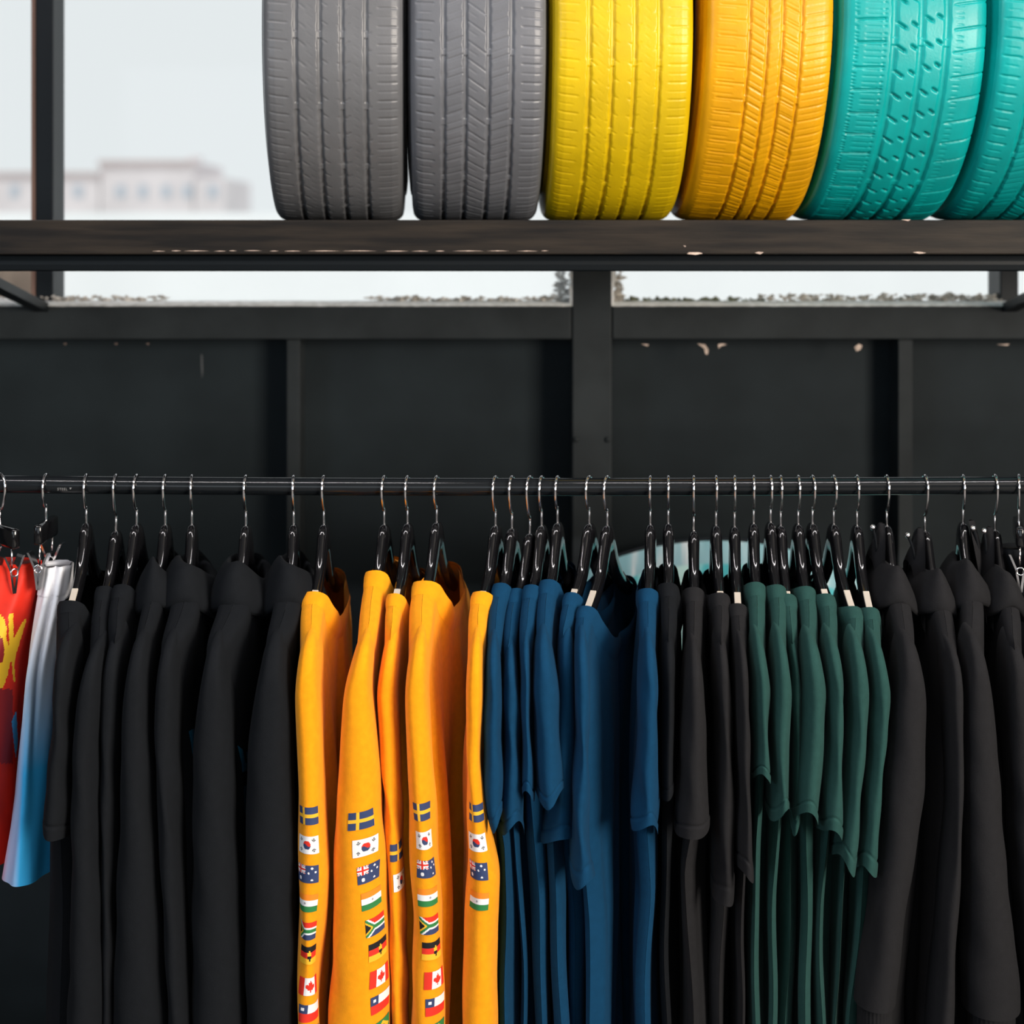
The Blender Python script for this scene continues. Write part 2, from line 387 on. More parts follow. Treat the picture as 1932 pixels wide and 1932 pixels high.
# ------------------------------------------------------------------ tires
R = 0.33
def tire(idx, pxl0, pxl1, color_mat, grooves, slits, label, yaw=0.0, roll=0.0, bars=21.0, barph=0.0, gw=0.0085, deep=.62):
    W = (pxl1 - pxl0) / 1150.0 * 1.0
    D = SH0 + .17
    cx = wx((pxl0 + pxl1) / 2, D - R + .02) - R * math.sin(yaw) * .95
    root = empty('painted_car_tire', (cx, D, ZT - .004))
    tag(root, label, 'tire', 'painted tires on the shelf')
    h = W / 2
    th_f = np.radians(np.arange(-50, 97.01, 0.26)); th_c = np.radians(np.arange(100, 308, 4.0))
    th = np.concatenate([th_f, th_c])                # 0 faces the room, positive turns downwards
    tw = h * 0.93                                    # half tread width
    prof_x = np.array([0, .45, .72, .84, .92, .965, 1.0]) * tw
    prof_r = R - np.array([0, .0005, .0018, .0030, .0060, .0095, .0150])
    def rad(x): return np.interp(np.abs(x), prof_x, prof_r)
    gx = [(-1 + 2 * g) * h for g in grooves]
    cuts = [-tw] + gx + [tw]
    c = math.cos(roll); s_ = math.sin(roll)
    def place(X, Rr, TH):
        y = -Rr * np.cos(TH); z = -Rr * np.sin(TH)
        P = np.stack([X + 0 * TH, y, z], -1)
        # lean and yaw about the contact point
        x2 = P[..., 0] * c + (P[..., 2] + R) * s_; z2 = -P[..., 0] * s_ + (P[..., 2] + R) * c
        x3 = x2 * math.cos(yaw) - P[..., 1] * math.sin(yaw); y3 = x2 * math.sin(yaw) + P[..., 1] * math.cos(yaw)
        return np.stack([x3, y3, z2], -1)
    rgn = np.random.RandomState(idx)
    jit = rgn.uniform(-.0015, .0015, 400)
    for k in range(len(cuts) - 1):
        a, b = cuts[k], cuts[k + 1]
        inner = []
        lo = a + (gw / 2 if k > 0 else 0); hi = b - (gw / 2 if k < len(cuts) - 2 else 0)
        m = max(6, int((hi - lo) / 0.0021))
        xs = []
        if k > 0: xs += [a, a + gw * .33]
        xs += list(np.linspace(lo, hi, m))
        if k < len(cuts) - 2: xs += [b - gw * .33, b]
        xs = np.array(xs)
        X, TH = np.meshgrid(xs, th)
        A = TH * R                                   # arc length
        dep = np.zeros_like(X)
        for g in gx:
            dg = np.abs(X - g)
            bar = (np.abs(((np.degrees(TH) - barph + bars / 2) % bars) - bars / 2) < 1.0)
            wob = gw / 2 + .0004 * np.sin(A * 210 + g * 300)
            d1 = .0042 * (1 - sstep(dg, wob * .72, wob * 1.02))
            dep = np.maximum(dep, np.where(bar, d1 * .62, d1))
        for (s0, s1, per, ph, slope, wd, dp) in slits:
            x0 = (-1 + 2 * s0) * h; x1 = (-1 + 2 * s1) * h
            q = A - ph * per - slope * (X - x0)
            cell = np.floor(q / per + .5).astype(int)
            q = np.abs(q - cell * per + jit[cell % 400])
            inside = sstep(X, x0 - .0015, x0 + .0015) * (1 - sstep(X, x1 - .0015, x1 + .0015))
            dep = np.maximum(dep, dp * deep * inside * np.clip(1.25 - q / wd, 0, 1))
        Rr = rad(X) - dep
        nr, ncol = X.shape
        V = place(X, Rr, TH).reshape(-1, 3)
        Fc = grid_faces(nr, ncol)
        last = np.arange(ncol - 1) + (nr - 1) * ncol
        wrapf = np.stack([last, last + 1, np.arange(1, ncol), np.arange(ncol - 1)], -1)
        mk('tread_rib', V, np.concatenate([Fc, wrapf]), color_mat, root)
    # sidewalls with fine rings
    ths = np.radians(np.arange(0, 360, 2.5))
    for sd in (-1, 1):
        sx = np.array([.93, .948, .955, .96, .975, .985, 1.0, .995, .97, .90, .80, .76]) * h
        sr = np.array([R - .015, R - .026, R - .040, R - .050, R - .052, R - .058, R - .078, R - .10, R - .115, R - .13, R - .137, R - .128])
        X, TH = np.meshgrid(sx * sd, ths); Rr = np.broadcast_to(sr, X.shape)
        mk('sidewall', place(X, Rr, TH).reshape(-1, 3), np.concatenate([grid_faces(len(ths), len(sx)),
            np.array([[(len(ths) - 1) * len(sx) + i, (len(ths) - 1) * len(sx) + i + 1, i + 1, i] for i in range(len(sx) - 1)])]), color_mat, root)
    return root
TP = dict(rough=.38, spec=.42, bump=.10, bscale=260, mottle=.10, mscale=14)
T_G1 = mat('grey_tire_paint', (.130, .133, .142), **TP); T_G2 = mat('cool_grey_tire_paint', (.137, .143, .160), **TP)
T_Y = mat('yellow_tire_paint', (.66, .45, .003), **TP); T_O = mat('amber_tire_paint', (.74, .345, .002), **TP)
T_T = mat('teal_tire_paint', (.0008, .345, .335), **TP)
sipe = [(.07, .195, .031, .0, .10, .0018, .0035), (.07, .16, .031, .5, .10, .0014, .002), (.80, .93, .031, .3, .0, .0018, .0035), (.80, .93, .031, .8, .0, .0013, .002)]
dots = [(.275, .315, .031, .1, .9, .0018, .004), (.39, .40, .031, .5, .9, .002, .004), (.425, .46, .031, .0, .8, .0016, .004), (.53, .55, .031, .2, .8, .0016, .004),
        (.575, .61, .031, .35, -.8, .0016, .004), (.70, .72, .031, .6, -.8, .0016, .004), (.735, .755, .031, .7, -.6, .002, .004), (.32, .36, .0155, .2, .9, .0012, .0016), (.64, .67, .0155, .5, .9, .0012, .0016)]
tire(1, 488, 770, T_G1, (.25, .41, .56, .72), sipe + dots, 'grey painted tire at the end of the row beside the bare window', yaw=.06, barph=4, deep=.38)
s2 = [(.07, .19, .031, .0, .08, .002, .004), (.09, .17, .031, .5, .08, .0014, .002), (.80, .94, .031, .3, .06, .0018, .0035), (.80, .94, .031, .8, .06, .0014, .002),
      (.275, .40, .031, .1, -.35, .0014, .003), (.28, .39, .0155, .4, -.35, .0012, .0015), (.425, .56, .031, .0, .72, .0016, .0035), (.43, .49, .031, .5, .7, .0013, .002),
      (.585, .715, .031, .1, -.35, .0014, .003), (.59, .71, .0155, .4, -.35, .0012, .0015)]
tire(2, 766, 1040, T_G2, (.26, .41, .57, .73), s2, 'grey painted tire with slanted cuts touching the yellow tire', yaw=.045, barph=9, deep=.5)
tire(3, 1036, 1318, T_Y, (.265, .42, .57, .735), sipe + dots, 'bright yellow painted tire', yaw=.045, barph=12, deep=.34)
s4 = [(.12, .33, .026, .0, .06, .0016, .003), (.10, .24, .013, .4, .06, .0012, .0018), (.355, .47, .026, .2, .55, .0016, .0035), (.36, .47, .013, .5, .55, .0012, .0022),
      (.49, .575, .013, .3, -.5, .0012, .0014), (.60, .72, .026, .0, .5, .0017, .0035), (.60, .72, .013, .5, .5, .0012, .0022), (.75, .97, .026, .6, -.22, .0016, .0032), (.76, .93, .013, .2, -.22, .0012, .0018)]
tire(4, 1312, 1570, T_O, (.34, .475, .585, .725), s4, 'amber orange painted tire between the yellow and teal ones', yaw=.045, roll=.03, barph=2, gw=.0065, deep=.55)
s5 = [(.115, .30, .040, .0, -.06, .0020, .0045), (.17, .27, .010, .3, 0, .0012, .0012), (.285, .30, .010, .3, -.3, .0014, .003), (.105, .12, .006, 0, 0, .0017, .003),
      (.375, .43, .040, .1, .62, .0030, .0062), (.465, .505, .040, .05, .62, .0030, .0062), (.555, .60, .040, .85, .62, .0030, .0062), (.63, .665, .040, .75, .62, .0030, .0062),
      (.745, .98, .040, .3, -.18, .0018, .003), (.76, .80, .010, .3, 0, .0012, .0012)]
tire(5, 1566, 1862, T_T, (.355, .53, .695), s5, 'teal painted tire with bold diagonal cuts in the tread', yaw=.06, roll=.03, barph=6, bars=47, gw=.012, deep=1.0)
tire(6, 1858, 2140, T_T, (.27, .43, .58, .74), s2, 'teal painted tire cut off by the picture edge', yaw=.06, roll=.03, barph=0)

# ------------------------------------------------------------------ round panel behind the shirts
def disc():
    m = bpy.data.materials.new('teal_painted_reflections'); m.use_nodes = True  # pale streaks and bands like mirror reflections, painted into the base colour
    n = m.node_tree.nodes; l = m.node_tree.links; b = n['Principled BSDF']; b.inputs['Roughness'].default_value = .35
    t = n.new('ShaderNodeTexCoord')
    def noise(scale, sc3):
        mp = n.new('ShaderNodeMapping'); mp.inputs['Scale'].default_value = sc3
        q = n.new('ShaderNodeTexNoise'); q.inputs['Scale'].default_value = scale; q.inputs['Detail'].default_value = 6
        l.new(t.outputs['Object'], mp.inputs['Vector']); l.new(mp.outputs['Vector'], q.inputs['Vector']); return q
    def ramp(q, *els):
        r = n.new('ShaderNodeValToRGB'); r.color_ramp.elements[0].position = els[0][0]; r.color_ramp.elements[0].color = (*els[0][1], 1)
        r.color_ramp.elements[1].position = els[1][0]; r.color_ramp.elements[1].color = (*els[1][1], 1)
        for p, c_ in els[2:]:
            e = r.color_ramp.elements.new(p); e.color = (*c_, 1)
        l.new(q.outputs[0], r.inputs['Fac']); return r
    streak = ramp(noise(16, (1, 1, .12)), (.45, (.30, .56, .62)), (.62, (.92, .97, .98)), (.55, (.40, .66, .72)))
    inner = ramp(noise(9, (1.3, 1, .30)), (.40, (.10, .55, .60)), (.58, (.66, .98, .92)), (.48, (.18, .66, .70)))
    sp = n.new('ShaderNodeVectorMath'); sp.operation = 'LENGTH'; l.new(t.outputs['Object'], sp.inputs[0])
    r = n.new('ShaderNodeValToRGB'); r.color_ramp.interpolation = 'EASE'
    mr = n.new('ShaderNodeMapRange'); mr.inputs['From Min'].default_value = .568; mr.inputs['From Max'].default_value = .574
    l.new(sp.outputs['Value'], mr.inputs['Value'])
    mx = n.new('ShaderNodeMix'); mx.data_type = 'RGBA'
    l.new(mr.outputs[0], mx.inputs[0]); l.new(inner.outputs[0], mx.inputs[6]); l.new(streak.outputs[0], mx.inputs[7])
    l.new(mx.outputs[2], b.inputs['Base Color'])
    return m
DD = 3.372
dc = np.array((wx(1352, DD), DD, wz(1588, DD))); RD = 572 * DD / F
root = tag(empty('curved_top_panel', dc.tolist()), 'teal and mint panel with painted-in reflections, curved top and thin dark rim behind the black shirts', 'panel')
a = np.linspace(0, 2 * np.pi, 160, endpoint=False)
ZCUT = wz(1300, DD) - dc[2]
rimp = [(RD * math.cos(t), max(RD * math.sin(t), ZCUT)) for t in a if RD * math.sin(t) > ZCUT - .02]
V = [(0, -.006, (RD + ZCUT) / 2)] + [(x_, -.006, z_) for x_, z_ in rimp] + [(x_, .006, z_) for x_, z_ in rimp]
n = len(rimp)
mk('streak_painted_face', V, [[0, 1 + (i + 1) % n, 1 + i] for i in range(n)] + [[1 + i, 1 + (i + 1) % n, 1 + n + (i + 1) % n, 1 + n + i] for i in range(n)], disc(), root, False)
V, Fc = tube_vf([(x_, -.004, z_) for x_, z_ in rimp], .004, 8)
mk('rim', V, Fc, M_METAL, root)

# ------------------------------------------------------------------ clothes rail
RZ = wz(918.5, RAIL); RR = 0.0146
def rail_z(x): return RZ + 0.0045 * (x / 0.85) ** 2 * (1 if x < 0 else .6)
rail = tag(empty('clothes_rail', (0, RAIL, RZ)), 'long black steel clothes rail holding every hanger', 'rail')
xs = np.linspace(XL, XR, 81)
V, Fc = tube_vf([(x, 0, rail_z(max(-.9, min(.9, x))) - RZ) for x in xs], RR, 20)
mk('tube', V, Fc, M_RAIL, rail)
for x in (XL, XR - .012):
    V, Fc = tube_vf([(x, 0, .005), (x + .012, 0, .005)], .03, 20); mk('end_flange', V, Fc, M_METAL, rail)
cu = bpy.data.curves.new('lettering', 'FONT'); cu.body = 'STEEL'; cu.size = .0058; cu.extrude = .0001; cu.space_character = 1.15
cu.materials.append(mat('grey_ink', (.20, .20, .20), .7))
tmp = bpy.data.objects.new('lettering', cu); col.objects.link(tmp)
bpy.context.view_layer.update()
me_ = bpy.data.meshes.new_from_object(tmp.evaluated_get(bpy.context.evaluated_depsgraph_get())); bpy.data.objects.remove(tmp)
lo = bpy.data.objects.new('lettering', me_); col.objects.link(lo); lo.parent = rail
lo.location = (wx(108, RAIL - RR), -RR - .0001, wz(924.5, RAIL - RR) - RZ - .0006); lo.rotation_euler = (math.radians(84), 0, 0)
mk('printed_mark', [(wx(131, RAIL - RR), -RR - .0002, wz(920, RAIL - RR) - RZ), (wx(135.5, RAIL - RR), -RR - .0002, wz(920, RAIL - RR) - RZ), (wx(132.5, RAIL - RR), -RR + .0002, wz(924, RAIL - RR) - RZ)], [[0, 2, 1]], MATS['grey_ink'], rail, False)

# ------------------------------------------------------------------ hangers
OUT = np.array([(0, 0), (.012, -.0015), (.0215, -.011), (.030, -.028), (.040, -.046), (.055, -.068), (.080, -.090), (.100, -.103), (.114, -.111), (.126, -.1175), (.136, -.1225)])
INN = np.array([(0, -.050), (.002, -.0505), (.006, -.055), (.0115, -.063), (.020, -.075), (.034, -.092), (.060, -.113), (.086, -.127), (.104, -.135), (.119, -.140), (.131, -.143)])
_ou = spline(OUT, 60); 
def drop(u): return np.interp(np.abs(u), np.append(_ou[:, 0], .25), np.append(-_ou[:, 1], .182))
_bar_mesh = [None]; _grip_mesh = [None]
def hanger_bar(parent, topz):
    """wishbone shaped wooden bar; local -y is the end nearest the room"""
    if _bar_mesh[0] is None:
        o_ = spline(OUT, 26); i_ = spline(INN, 26)
        o_ = np.concatenate([o_[::-1] * (-1, 1), o_[1:]]); i_ = np.concatenate([i_[::-1] * (-1, 1), i_[1:]])
        seg = 16; V = []
        nn = len(o_)
        for k in range(nn):
            c_ = (o_[k] + i_[k]) / 2; hv = (o_[k] - i_[k]) / 2
            fr = abs(k - nn // 2) / (nn // 2)
            wv = .0098 - .0028 * fr
            if k in (0, nn - 1): hv = hv * .5; wv *= .6
            for t in np.linspace(0, 2 * np.pi, seg, endpoint=False):
                ct = math.copysign(abs(math.cos(t)) ** .85, math.cos(t)); st = math.copysign(abs(math.sin(t)) ** .85, math.sin(t))
                p = c_ + hv * ct
                V.append((wv * st, -p[0], p[1]))
        Fc = grid_faces(nn, seg, True).tolist() + [list(range(seg))[::-1], [(nn - 1) * seg + q for q in range(seg)]]
        ob = mk('wooden_bar', V, Fc, M_LACQ, parent); _bar_mesh[0] = ob
        for sg in (1, -1):
            V = []; us = np.linspace(.082, .118, 16)
            for u in us:
                z = -drop(u)
                for sx, dz in ((-.0052, -.001), (-.0046, .0004), (.0046, .0004), (.0052, -.001)): V.append((sx, -u * sg, z + dz))
            g = mk('grip_strip', V, grid_faces(len(us), 4).tolist() + [[0, 1, 2, 3], [60, 63, 62, 61]], M_GRIP, parent, False)
            _grip_mesh[0] = (_grip_mesh[0] or []) + [g]
        obs = [ob] + _grip_mesh[0]
    else:
        obs = [link_copy(s, parent) for s in [_bar_mesh[0]] + _grip_mesh[0]]
    for o in obs: o.location = (0, 0, topz)
def hook_mesh(parent, topz, r=.0022):
    rr = RR + r + .0035; cz = RR + r - rr
    pts = [(0, topz - .006), (0, topz + .012), (0, topz + .024), (.008, (topz + cz) * .5 - .004), (.018, cz - .014), (rr, cz)]
    P = spline(pts, 26).tolist() + [(rr * math.cos(t), cz + rr * math.sin(t)) for t in np.radians(np.arange(8, 200, 8))]
    V, Fc = tube_vf([(0, -p[0], p[1]) for p in P], r, 10)
    mk('wire_hook', V, Fc, M_CHROME, parent)

ORD = ['first', 'second', 'third', 'fourth', 'fifth', 'sixth', 'seventh', 'eighth', 'ninth', 'tenth']

# ------------------------------------------------------------------ garments
def fabric(name, c, sheen=.25, c2=None):
    return mat(name, c, .85, spec=.06, bump=.25, bscale=700, mottle=.05, mscale=90, sheen=sheen)
FAB = {'black': fabric('black_jersey', (.0085, .0098, .0120), .02), 'charcoal': fabric('charcoal_fleece', (.0165, .0165, .0182), .02),
       'orange': fabric('orange_fleece', (.90, .335, .008), .25), 'blue': fabric('navy_blue_jersey', (.0050, .043, .102), .05),
       'green': fabric('bottle_green_jersey', (.0205, .064, .058), .08)}
SD = RAIL - .185                                   # distance of the near sleeves
class Garment: pass

def solve_hang(stem, ytop, cx_, cy_):
    xh = wx(stem, RAIL); zt = wz(ytop, RAIL); best = None
    for u in np.linspace(.03, .17, 141):
        d = RAIL - u
        for _ in range(3):
            xt = wx(cx_, d); s_ = max(-.6, min(.6, (xt - xh) / u)); d = RAIL - u * math.sqrt(1 - s_ * s_)
        y = PY + (EYE - (zt - drop(u))) * F / d
        e = abs(y - cy_)
        if best is None or e < best[0]: best = (e, u, s_)
    return xh, zt, best[1], math.asin(best[2])

def prep(g):
    sp = np.array(g['spans'], float); d_s = RAIL - .185 - g.get('du', 0.0)
    ys = sp[:, 0]; cs = (sp[:, 1] + sp[:, 2]) / 2; hs = (sp[:, 2] - sp[:, 1]) / 2
    yy = np.linspace(ys[0], ys[-1] + 200, 160)
    cs_i = np.interp(yy, ys, cs); hs_i = np.interp(yy, ys, hs)
    k = np.hanning(13); k /= k.sum()
    cs_i = np.convolve(np.pad(cs_i, 6, 'edge'), k, 'valid'); hs_i = np.convolve(np.pad(hs_i, 6, 'edge'), k, 'valid')
    def toy(z): return PY + (EYE - z) * F / d_s
    g['XC'] = lambda z: (np.interp(toy(z), yy, cs_i) - PX) * d_s / F
    g['HW'] = lambda z: np.interp(toy(z), yy, hs_i) * d_s / F
    g['hs'] = hs

def build_garment(i, g, glim, label, name, cat, group):
    rnd = np.random.RandomState(100 + i)
    stem, ytop, (cx_, cy_), spans, hem, colr, kind = g['stem'], g['top'], g['contact'], g['spans'], g.get('hem'), g['color'], g['kind']
    xh, zt, uc, psi = g['hang']
    if kind in ('hood', 'jacket'): uc = .088
    uc = max(.062, min(.125, uc))
    m = FAB[colr]
    root = empty(name, (xh, RAIL, zt)); tag(root, label, cat, group); org = (xh, RAIL, zt)
    du = g.get('du', 0.0); usl = .185 + du
    d_s = RAIL - usl
    XC, HW, hs = g['XC'], g['HW'], g['hs']
    def gapf(u, z, side):
        nb = g['next'] if side > 0 else g['prev']
        f_ = np.clip(u / usl, 0, 1)
        if nb is None: return np.full(np.shape(u + 0 * z), glim)
        q_ = np.abs((1 - f_) * (nb['hang'][0] - xh) + f_ * (nb['XC'](z) - XC(z)))
        return np.clip(.46 * q_, .005, glim)
    hx = max(.0135, hs[0] * (RAIL - uc) / F) * (.8 if kind in ('hood', 'jacket') else 1)
    sn, cn = math.sin(psi), math.cos(psi)
    UT = .205                                        # shoulder tip
    z_tip = zt - drop(UT)
    z_hem = g.get('zhem', .36)
    ph = rnd.uniform(0, 6.28, 8); fk = rnd.uniform(22, 40, 3)
    famp = g.get('fold', .011)
    def zs(u): return zt - drop(np.abs(u)) + .0055
    UB, UBN, UBS = .200, .168 + min(g.get('du', 0), 0), .204 + min(g.get('du', 0), 0)
    def centre(u, z):
        u = np.asarray(u, float); z = np.asarray(z, float)
        d = zs(u) - z
        s = np.maximum(sstep(d, 0.0, .13), sstep(u, uc, .19))
        near = (1 - s) * usl * sn + s * (XC(z) - xh)
        sway = sstep(d, .30, .55) * (.0035 * np.sin(z * 9 + ph[3]) + .002 * np.sin(z * 21 + ph[4])) * (hem is not None)
        return np.where(u > 0, u / usl * (near + sway), u * sn)
    def offs(u, z, side):
        d = np.maximum(zs(u) - z, 0)
        q = np.clip(d / .016, 0, 1); ridge = np.sqrt(np.maximum(1 - (1 - q) ** 2, 0))
        wm = gapf(u, z, side)
        base = ridge * hx + sstep(d, .03, .30) * np.maximum(wm - hx, -.65 * hx)
        lim_ = np.where(u > 0, UBN + (UBS - UBN) * (1 - sstep(d, .03, .17)), UB)
        e = np.sqrt(np.maximum(1 - np.minimum(np.abs(u) / lim_, 1) ** 4.5, 0))
        f = np.minimum(famp, wm * .55) * sstep(d, .05, .45) * (np.sin(fk[0] * u + ph[0] + z * 2.2) + .6 * np.sin(fk[1] * 1.7 * u + ph[1] - z * 3) + .35 * np.sin(fk[2] * 3.1 * u + ph[2 + (side > 0)] + 5 * z))
        dn = np.maximum(0, 1 - (u / uc) ** 2)
        nk = dn * np.exp(-np.maximum(d - .06, 0) / .06) * (.006 + (.55 * wm if side > 0 else 0))
        return np.maximum(e * (base + nk + f * (.6 + .4 * (side > 0))), 0.0002 * (1 if True else 0))
    def bodyP(u, z, side):
        x = centre(u, z) + side * offs(u, z, side)
        return np.stack([xh + x * 1.0, RAIL - np.asarray(u) * cn, np.asarray(z) + 0 * x], -1)
    dipf = g.get('dip', .055); dipb = .014
    def neck(u, dip, ucx): return zs(ucx) - dip * (1 - np.clip(np.abs(u) / ucx, 0, 1) ** 3.4)
    nu, nv = 53, 52
    ucol = np.unique(np.concatenate([np.linspace(-UB, UBN, nu), [-uc, uc]]))
    tt = np.linspace(0, 1, nv) ** 1.5
    J = Join()
    for side, dip in ((1, dipf), (-1, dipb)):
        top = np.where(np.abs(ucol) <= uc + 1e-9, np.minimum(neck(ucol, dip, uc), zs(ucol)), zs(ucol))
        d0 = (top[None, :] - z_hem) * tt[:, None]
        U = np.broadcast_to(ucol, d0.shape)
        wid = 1 + (UBS / UBN - 1) * (1 - sstep(d0, .03, .17))
        U = np.where(U > uc, uc + (U - uc) * ((UBN * wid - uc) / (UBN - uc)), U)
        topn = np.where(U > uc, zs(U), np.broadcast_to(top, U.shape))
        Z = topn + (z_hem - topn) * tt[:, None]
        J.add(bodyP(U, Z, side).reshape(-1, 3), grid_faces(nv, len(ucol)) if side < 0 else grid_faces(nv, len(ucol))[:, ::-1])
    J.build('body', m, root, origin=org)
    # near and far sleeve
    long_ = hem is None
    z_end = EYE - ((hem if not long_ else g.get('end', 2010)) - PY) * d_s / F
    wr_a = g.get('wrinkle', .0008)
    UTO = .150; zo0, zi0 = float(zs(UTO)) - .004, z_tip - (.20 if long_ else .15); TR = .075 / max(zo0 - z_end, .1)
    a1 = .052 if long_ else .062
    slant = g.get('slant', rnd.uniform(-.02, .03)) if not long_ else 0
    kz = rnd.uniform(8, 34, 5); kp = rnd.randint(1, 4, 5); pz = rnd.uniform(0, 6.28, 5)
    SP = .68
    def sleeveP(t, phi, sgn=1, grow=0.0):
        zo = zo0 + (z_end + slant - zo0) * t; zi = zi0 + (z_end - slant - zi0) * t
        uo = UTO + du + (.224 - UTO) * np.sqrt(np.clip(1 - (1 - np.clip(t / TR, 0, 1)) ** 2, 0, 1)); ui = .135 + du + (.224 - 2 * a1 - .135) * sstep(t, 0, .7)
        cph = np.cos(phi)
        z = (zo + zi) / 2 + (zo - zi) / 2 * cph; u = (uo + ui) / 2 + (uo - ui) / 2 * cph
        if not long_: z = z + sstep(t, .75, 1) * (.009 * np.sin(2 * phi + pz[0]) + .005 * np.sin(3 * phi + pz[1]))
        if sgn > 0: xc, hw = XC(z), HW(z)
        else: xc, hw = xh - (u) * sn, np.full_like(z, max(.010, min(.02, hx)))
        wr = sum(wr_a * np.sin(kz[q] * z * (1 + .3 * q) + kp[q] * phi + pz[q]) for q in range(5)) * sstep(t, .10, .3)
        if not long_:
            grow = grow + .0012 * sstep(t, 1 - .024 / .36, 1 - .020 / .36) - .0016 * np.exp(-((t - 1 + .024 / .36) / .007) ** 2)
        top_round = sstep(zo0 - z, 0, .03)
        x = xc + (hw * (.85 + .15 * top_round) + grow) * np.sign(np.sin(phi)) * np.abs(np.sin(phi)) ** (SP + .24 * sstep(t, .08, .35)) + wr * np.abs(np.sin(phi)) ** .5 * .8 + wr * .35 * cph
        return np.stack([x + 0 * z, RAIL - sgn * (u + grow * cph), z], -1)
    ns, nr = 56, 64 if long_ else 44
    PH, TT = np.meshgrid(np.linspace(0, 2 * np.pi, ns, endpoint=False), np.linspace(0, 1, nr) if long_ else np.concatenate([np.linspace(0, .88, 34), np.linspace(.89, 1, 18)]))
    nr = len(TT)
    sleeves = []
    for sgn in (1, -1):
        Vs = sleeveP(TT, PH, sgn).reshape(-1, 3)
        Fs = grid_faces(nr, ns, True)
        so_ = mk('sleeve', Vs, Fs if sgn > 0 else Fs[:, ::-1], m, root, origin=org); sleeves.append(so_)
        if long_:
            # ribbed cuff
            tv = np.linspace(.0, .07, 6); pc = np.linspace(0, 2 * np.pi, 96, endpoint=False)
            PC, TV = np.meshgrid(pc, tv)
            P = sleeveP(np.full_like(PC, 1.0), PC, sgn, 0)
            c0 = P.mean(axis=1, keepdims=True); P = c0 + (P - c0) * (.82 + .02 * np.sin(PC * 32))[..., None]; P[..., 2] -= TV - .004
            mk('cuff', P.reshape(-1, 3), grid_faces(6, 96, True), m, root, origin=org)
    # collar or hood
    al = np.linspace(0, 2 * np.pi, 65)[:-1]
    side_ = np.where(np.sin(al) >= 0, 1, -1)
    if kind in ('tee', 'sweat'):
        rows = []
        for q, (gu, gd) in enumerate(((-.002, -.003), (.003, .002), (.010, .010), (.019, .019))):
            u2 = (uc + gu) * np.cos(al)
            zz = np.array([float(neck(u, (dipf if s > 0 else dipb) + max(gd, 0) * .35, uc + gu)) - (max(gd, 0) * .75) * (1 - abs(math.cos(a_)) ** 4) for u, s, a_ in zip(u2, side_, al)])
            zz = np.minimum(zz, zs(u2) + .0005)
            Pp = np.array([bodyP(u, z_, s) for u, z_, s in zip(u2, zz, side_)])
            ofs = (.0004, .0034, .0036, .0002)[q]
            Pp[:, 0] += side_ * ofs * np.abs(np.sin(al)) ** .5; Pp[:, 2] += ofs * np.abs(np.cos(al)) ** 6 + (.003 if q == 0 else 0)
            rows.append(Pp)
        o = mk('collar', np.array(rows).reshape(-1, 3), grid_faces(len(rows), len(al), True), m, root, origin=org)
    else:
        # thick hood folded around the neck
        big = g.get('hoodsize', .88 if kind == 'jacket' else 1.0)
        secn = 14; V = []
        for a_, s in zip(al, side_):
            ca, sa = math.cos(a_), math.sin(a_)
            u = (uc + .006) * ca
            zb = float(zs(uc)) + .004 - (.030 if sa > 0 else .012) * abs(sa) ** 1.5
            xx = float(centre(np.array(u), np.array(zb - .03))) + sa * (hx + (.017 if s > 0 else .012) * big)
            c_ = np.array((xh + xx, RAIL - u * cn, zb + .008 * ca))
            outd = np.array((sa, -ca, 0.0)); outd /= np.linalg.norm(outd)
            hh = (.034 + .012 * max(0, -sa) + .004 * math.sin(3 * a_ + ph[5])) * big; ww = (.0135 + .003 * math.sin(2 * a_ + ph[6])) * big
            for t in np.linspace(0, 2 * np.pi, secn, endpoint=False):
                V.append(c_ + outd * (ww * math.cos(t) - (.42 if kind == 'jacket' else .34) * hh * math.sin(t)) + np.array((0, 0, hh * math.sin(t))))
        mk('hood', V, np.concatenate([grid_faces(len(al), secn, True),
            np.array([[(len(al) - 1) * secn + q, (len(al) - 1) * secn + (q + 1) % secn, (q + 1) % secn, q] for q in range(secn)])]), m, root, origin=org)
    g['sleeveP'] = sleeveP; g['bodyP'] = bodyP; g['zo0'] = zo0; g['zi0'] = zi0; g['z_end'] = z_end; g['d_s'] = d_s; g['slant'] = slant
    g['near_sleeve'] = sleeves[0]; g['org'] = org; g['a1'] = a1; g['root'] = root
    return root

